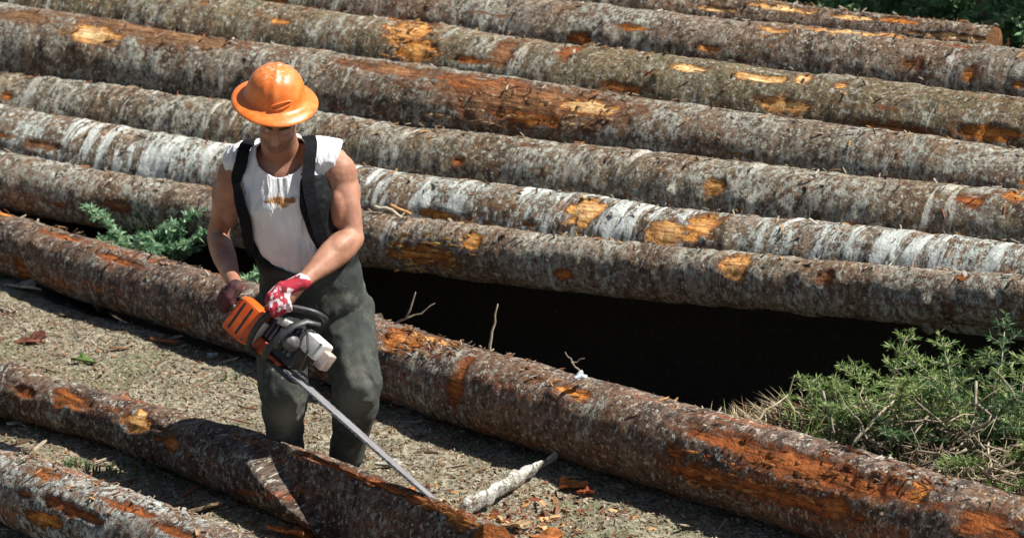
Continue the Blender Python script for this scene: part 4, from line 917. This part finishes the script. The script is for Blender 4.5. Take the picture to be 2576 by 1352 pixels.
def glove_mat(name, red, white, dark, off=0.):
    t = NT(name, .75, .25); v = t.mapping(t.co(), (1, 1, 1), (off, off, off)); n = t.noise(v, 26, 3, .5); c = t.mix(t.ramp(n, .50, .62), red, dark)
    c = t.mix(t.ramp(t.noise(t.mapping(v, (1, 1, 1), (3, 3, 3)), 19, 3, .6), .49, .54, 0, .9), c, white); t.col(c); t.nrm(t.bump(t.noise(v, 150, 2), .001)); return t.m
ha = (S(-.12, .205, .07) - S(-.165, .12, .125)).normalized()
gm, gn = grip(GL, -ha, J['wrL'] - GL, J['wrL'], .013, 1)
if gn.dot(V_) > 0: gm, gn = grip(GL, ha, J['wrL'] - GL, J['wrL'], .013, 1)
if gn.dot(V_) > 0: gm, gn = grip(GL, ha, J['wrL'] - GL, J['wrL'], .013, -1)
g1 = wear('glove', gm, glove_mat('red_glove', (.42, .03, .05), (.72, .62, .64), (.16, .03, .04))); g1['label'] = 'red and white glove on the front handle'
gm, gn = grip(GR_, (S(0, 1, .25) - S(0, 0, 0)), J['wrR'] - GR_, J['wrR'], .014, 1)
if gn.dot(V_) > 0: gm, gn = grip(GR_, (S(0, 1, .25) - S(0, 0, 0)), J['wrR'] - GR_, J['wrR'], .014, -1)
g2 = wear('glove', gm, glove_mat('dark_glove', (.10, .025, .03), (.09, .035, .035), (.035, .02, .022), 2.)); g2['label'] = 'dark maroon glove on the rear handle'
# ---- hard hat
HC = W(692, 246, 10.53)
hat_o = empty('hard_hat', HC - ORG); hat_o.parent = body
HTR = Matrix.Rotation(math.radians(7), 3, 'Y') @ Matrix.Rotation(math.radians(17), 3, 'X')
hat_o.rotation_mode = 'QUATERNION'; hat_o.rotation_quaternion = HTR.to_quaternion()
prof = [(.001, .141), (.02, .140), (.04, .136), (.06, .127), (.078, .113), (.092, .094), (.102, .072), (.108, .048), (.112, .026), (.116, .014), (.124, .008), (.140, .003), (.155, -.003), (.164, -.009), (.168, -.013), (.169, -.017), (.165, -.018), (.150, -.008), (.130, .000), (.112, .004), (.106, .02), (.1, .06), (.07, .11), (.02, .13), (.001, .131)]
vs = []; fs = []; n = 96
for i, (r, z) in enumerate(prof):
    for k_ in range(n):
        a = 2 * math.pi * k_ / n; dx, dy = math.cos(a), math.sin(a); rx, ry = r * .96, r * 1.06; zz = z
        outer = i < 10
        if outer:   # crown ridges running front to back
            X = dx * rx
            for xc, amp, w_ in ((0, .0055, .011), (.036, .004, .007), (-.036, .004, .007)): zz += amp * math.exp(-((X - xc) / w_) ** 2) * min(1, z / .05)
        if z < .01: zz -= .006 * abs(dy) ** 2 * (r / .17) - .003
        vs.append((dx * rx * (1.04 if i < 10 or i > 18 else 1), dy * ry, zz * (.90 if zz > 0 else 1)))
for i in range(len(prof) - 1):
    for k_ in range(n): fs.append((i * n + k_, (i + 1) * n + k_, (i + 1) * n + (k_ + 1) % n, i * n + (k_ + 1) % n))
mb = MB(); mb.add(vs, fs); hm = mb.mesh('shell')
t = NT('hat_plastic', .32, .5); v = t.co(); n1 = t.noise(v, 22, 5, .7); n2 = t.noise(v, 60, 4, .7)
sep = t.n('ShaderNodeSeparateXYZ'); t.put(sep.inputs[0], v); hi = t.ramp(sep.outputs[2], .085, .14)
c = t.mix(t.ramp(n1, .4, .7), (.76, .165, .025), (.84, .25, .055)); c = t.mix(t.ramp(n2, .60, .68, 0, .5), c, (.42, .12, .03))
sc_ = t.math('MULTIPLY', hi, t.ramp(t.noise(v, 75, 4, .8), .50, .60)); c = t.mix(t.math('MULTIPLY', sc_, .8), c, (.70, .52, .40)); t.col(c); t.put(t.b.inputs['Roughness'], t.ramp(n2, .3, .7, .25, .5)); t.nrm(t.bump(n1, .0012, .6))
hatm = t.m
obj('shell', hm, hatm, hat_o)
mb = MB()   # raised oval badge on the front
for k_ in range(28):
    pass
P = []
for k_ in range(29):
    a = 2 * math.pi * k_ / 28; X = .030 + .036 * math.cos(a); Z = .036 + .011 * math.sin(a) + .010 * math.cos(a); R_ = np.interp(Z, [.02, .05, .07, .095], [.113, .1085, .103, .092])
    Y = -math.sqrt(max(.0001, (R_ * 1.06) ** 2 - (X * 1.06 / .96) ** 2)) - .003; P.append((X, Y, Z))
mb.tube(P, .0042, n=8, cap=False); obj('badge', mb.mesh('badge'), hatm, hat_o)
mb = MB(); mb.tube([(math.cos(a) * .094, math.sin(a) * .104, .004) for a in np.linspace(0, 6.283, 40)], (.004), n=8, cap=False)
obj('headband', mb.mesh('headband'), simple('band', (.02, .02, .02), (.05, .05, .05), 40), hat_o)

# ------------------------------------------------------------------ chainsaw
saw = empty('chainsaw', SAWROOT); saw.matrix_world = SM
tag(saw, 'orange and black chainsaw with long bar held in both gloved hands', 'chainsaw')
blk = simple('black_plastic', (.012, .012, .013), (.03, .03, .032), 60, .45, .5, .0006)
gry = simple('dark_metal', (.05, .045, .045), (.16, .15, .15), 25, .5, .5, .001)
org = simple('orange_plastic', (.66, .085, .006), (.80, .14, .012), 14, .4, .5, .0006)
wht = simple('cream_plastic', (.55, .53, .48), (.74, .73, .69), 16, .45, .5, .001)
redm = simple('red_brown_plastic', (.30, .05, .02), (.50, .10, .03), 30, .5, .4, .001)
def sp(name, mb, mat, par=saw, ang=35): return obj(name, autosmooth(mb.mesh(name), ang), mat, par)
m = MB(); m.box((-.13, .085, -.035), (.24, .15, .12), bev=.018); m.box((-.21, .075, -.05), (.12, .12, .10), bev=.015); eng = sp('engine_housing', m, blk)
m = MB()
for k_ in range(7): m.box((-.165 + .020 * k_, .100, .030), (.010, .105, .022), bev=.002)
sp('cooling_fin', m, gry, eng)
m = MB(); m.tube([(-.06, .10, .035), (-.06, .10, .052)], .034, n=24); m.tube([(-.105, .06, .03), (-.105, .06, .047)], .02, n=16); sp('cylinder_head', m, gry, eng)
# orange top cover with slots
m = MB(); m.box((-.262, .050, .045), (.125, .150, .085), bev=.020); cov = sp('top_cover', m, org)
m = MB()
for q in (-.028, .012): m.box((-.262 + q, .050, .0885), (.010, .115, .004), bev=.001)
sp('slot', m, blk, cov)
m = MB(); m.box((-.192, .040, .035), (.014, .10, .065), bev=.004); sp('trim_panel', m, wht)
m = MB(); m.box((-.155, .010, .03), (.055, .055, .045), bev=.010); m.box((-.10, -.004, .0), (.10, .022, .06), bev=.006); sp('side_cover', m, redm)
# rear handle
m = MB(); m.tube([(-.31, .055, .06), (-.345, .06, .075), (-.385, .065, .05), (-.415, .065, .00), (-.40, .06, -.05), (-.34, .055, -.08), (-.26, .055, -.08)], [.018, .016, .0145, .015, .016, .020, .022], n=16); sp('rear_handle', m, blk)
m = MB(); m.tube([(-.372, .065, .02), (-.366, .065, -.002), (-.378, .065, -.02)], [.005, .006, .004], n=8); sp('throttle_trigger', m, blk)
# front handle bar
m = MB(); HB = [(-.09, .165, -.075), (-.06, .215, -.065), (-.035, .238, -.02), (-.06, .240, .03), (-.10, .222, .065), (-.135, .200, .093), (-.155, .175, .112), (-.168, .12, .128), (-.172, .05, .122), (-.168, -.005, .10), (-.16, -.02, .05), (-.15, -.02, .0)]
pts = []
for i in range(len(HB) - 1):
    p_1, p0_, p1__, p2 = [Vector(HB[max(0, min(len(HB) - 1, i + q))]) for q in (-1, 0, 1, 2)]
    for u in (0, .25, .5, .75): pts.append(.5 * ((2 * p0_) + (p1__ - p_1) * u + (2 * p_1 - 5 * p0_ + 4 * p1__ - p2) * u * u + (-p_1 + 3 * p0_ - 3 * p1__ + p2) * u ** 3))
m.tube(pts, .0125, n=14); sp('front_handle', m, blk)
# hand guard
m = MB(); m.tube([(-.085, -.01, .03), (-.085, -.005, .10), (-.08, .04, .125), (-.075, .10, .12), (-.07, .16, .09), (-.055, .20, .05), (-.03, .215, .0)], [(.014, .005)] * 7, n=12); m.tube([(-.06, .19, .03), (.02, .12, .05), (.03, .04, .03)], [(.006, .004)] * 3, n=10); sp('hand_guard', m, blk)
# pale starter cover and muffler
m = MB(); m.box((-.005, .135, -.015), (.115, .075, .085), bev=.014); m.box((-.085, .165, .018), (.085, .030, .050), Matrix.Rotation(.25, 4, 'Z'), bev=.010); sp('starter_cover', m, wht)
m = MB(); m.box((.062, .115, -.03), (.045, .070, .060), bev=.010); sp('muffler', m, simple('muffler_metal', (.30, .22, .19), (.48, .40, .36), 20, .5, .5, .001))
# clutch cover and spikes
m = MB(); m.box((-.045, -.012, -.012), (.15, .028, .085), bev=.012); sp('clutch_cover', m, blk)
m = MB()
for q in (-.03, -.012, .006, .024): m.tube([(.03, .022, q), (.058, .022, q + .004)], [.006, .0015], n=8)
m.box((.022, .022, -.002), (.02, .006, .075), bev=.002); sp('bumper_spike', m, gry)
for (x_, z_) in ((-.075, .0), (-.02, .005)): m = MB(); m.tube([(x_, -.024, z_), (x_, -.034, z_)], .0075, n=6); sp('bar_nut', m, mt)
for (x_, y_, z_) in ((-.215, -.01, .088), (-.31, .11, .088), (.04, .165, .028), (-.045, .165, .03)):
    m = MB(); m.tube([(x_, y_, z_), (x_, y_, z_ + .004)], .005, n=8); sp('screw', m, gry)
m = MB(); m.tube([(-.24, -.03, .02), (-.24, -.045, .02)], .017, n=18); sp('fuel_cap', m, blk)
BL = (TIP - SAWROOT).length
def barshape(x0, x1, h0, h1, th, y0):
    out = [(x0, -h0), (x0 + .3 * (x1 - x0), -h0 * 1.04), (x0 + .7 * (x1 - x0), -(h0 + h1) / 2)]
    for a in np.linspace(-90, 90, 13): out.append((x1 - h1 + h1 * math.cos(math.radians(a)), h1 * math.sin(math.radians(a))))
    out += [(x0 + .7 * (x1 - x0), (h0 + h1) / 2), (x0 + .3 * (x1 - x0), h0 * 1.04), (x0, h0)]
    n = len(out); vs = [(x, y0 + s_ * th / 2, z) for s_ in (-1, 1) for (x, z) in out]; fs = [tuple(range(n)), tuple(range(2 * n - 1, n - 1, -1))] + [(i, (i + 1) % n, n + (i + 1) % n, n + i) for i in range(n)]
    return vs, fs, out
vs, fs, out = barshape(-.02, BL, .040, .028, .0075, .0)
m = MB(); m.add(vs, fs); t = NT('bar_steel', .32, .5); v = t.co(); n1 = t.noise(t.mapping(v, (.3, 1, 3)), 40, 4, .7); t.col(t.mix(t.ramp(n1, .35, .7), (.36, .35, .36), (.62, .61, .62))); t.b.inputs['Metallic'].default_value = .55; t.nrm(t.bump(n1, .0006))
bar = sp('guide_bar', m, t.m)
m = MB(); prev = None
loop = []
for i in range(len(out) - 1):
    a, b_ = Vector((out[i][0], 0, out[i][1])), Vector((out[i + 1][0], 0, out[i + 1][1])); L = (b_ - a).length; k_ = max(1, round(L / .014))
    for q in range(k_): loop.append(a.lerp(b_, q / k_))
for i, p in enumerate(loop[:-1]):
    q = loop[i + 1]; t_ = (q - p); L = t_.length; ang = math.atan2(t_.z, t_.x); nrm_ = Vector((math.sin(ang), 0, -math.cos(ang)))
    M_ = Matrix.Translation((p + q) / 2 + nrm_ * .003) @ Matrix.Rotation(-ang, 4, 'Y'); m.box((0, 0, 0), (L * .86, .0085 if i % 2 else .0065, .007 if i % 3 else .011), M_)
sp('chain', m, simple('chain_steel', (.10, .10, .10), (.32, .31, .30), 90, .4, .5, 0, .6), bar)
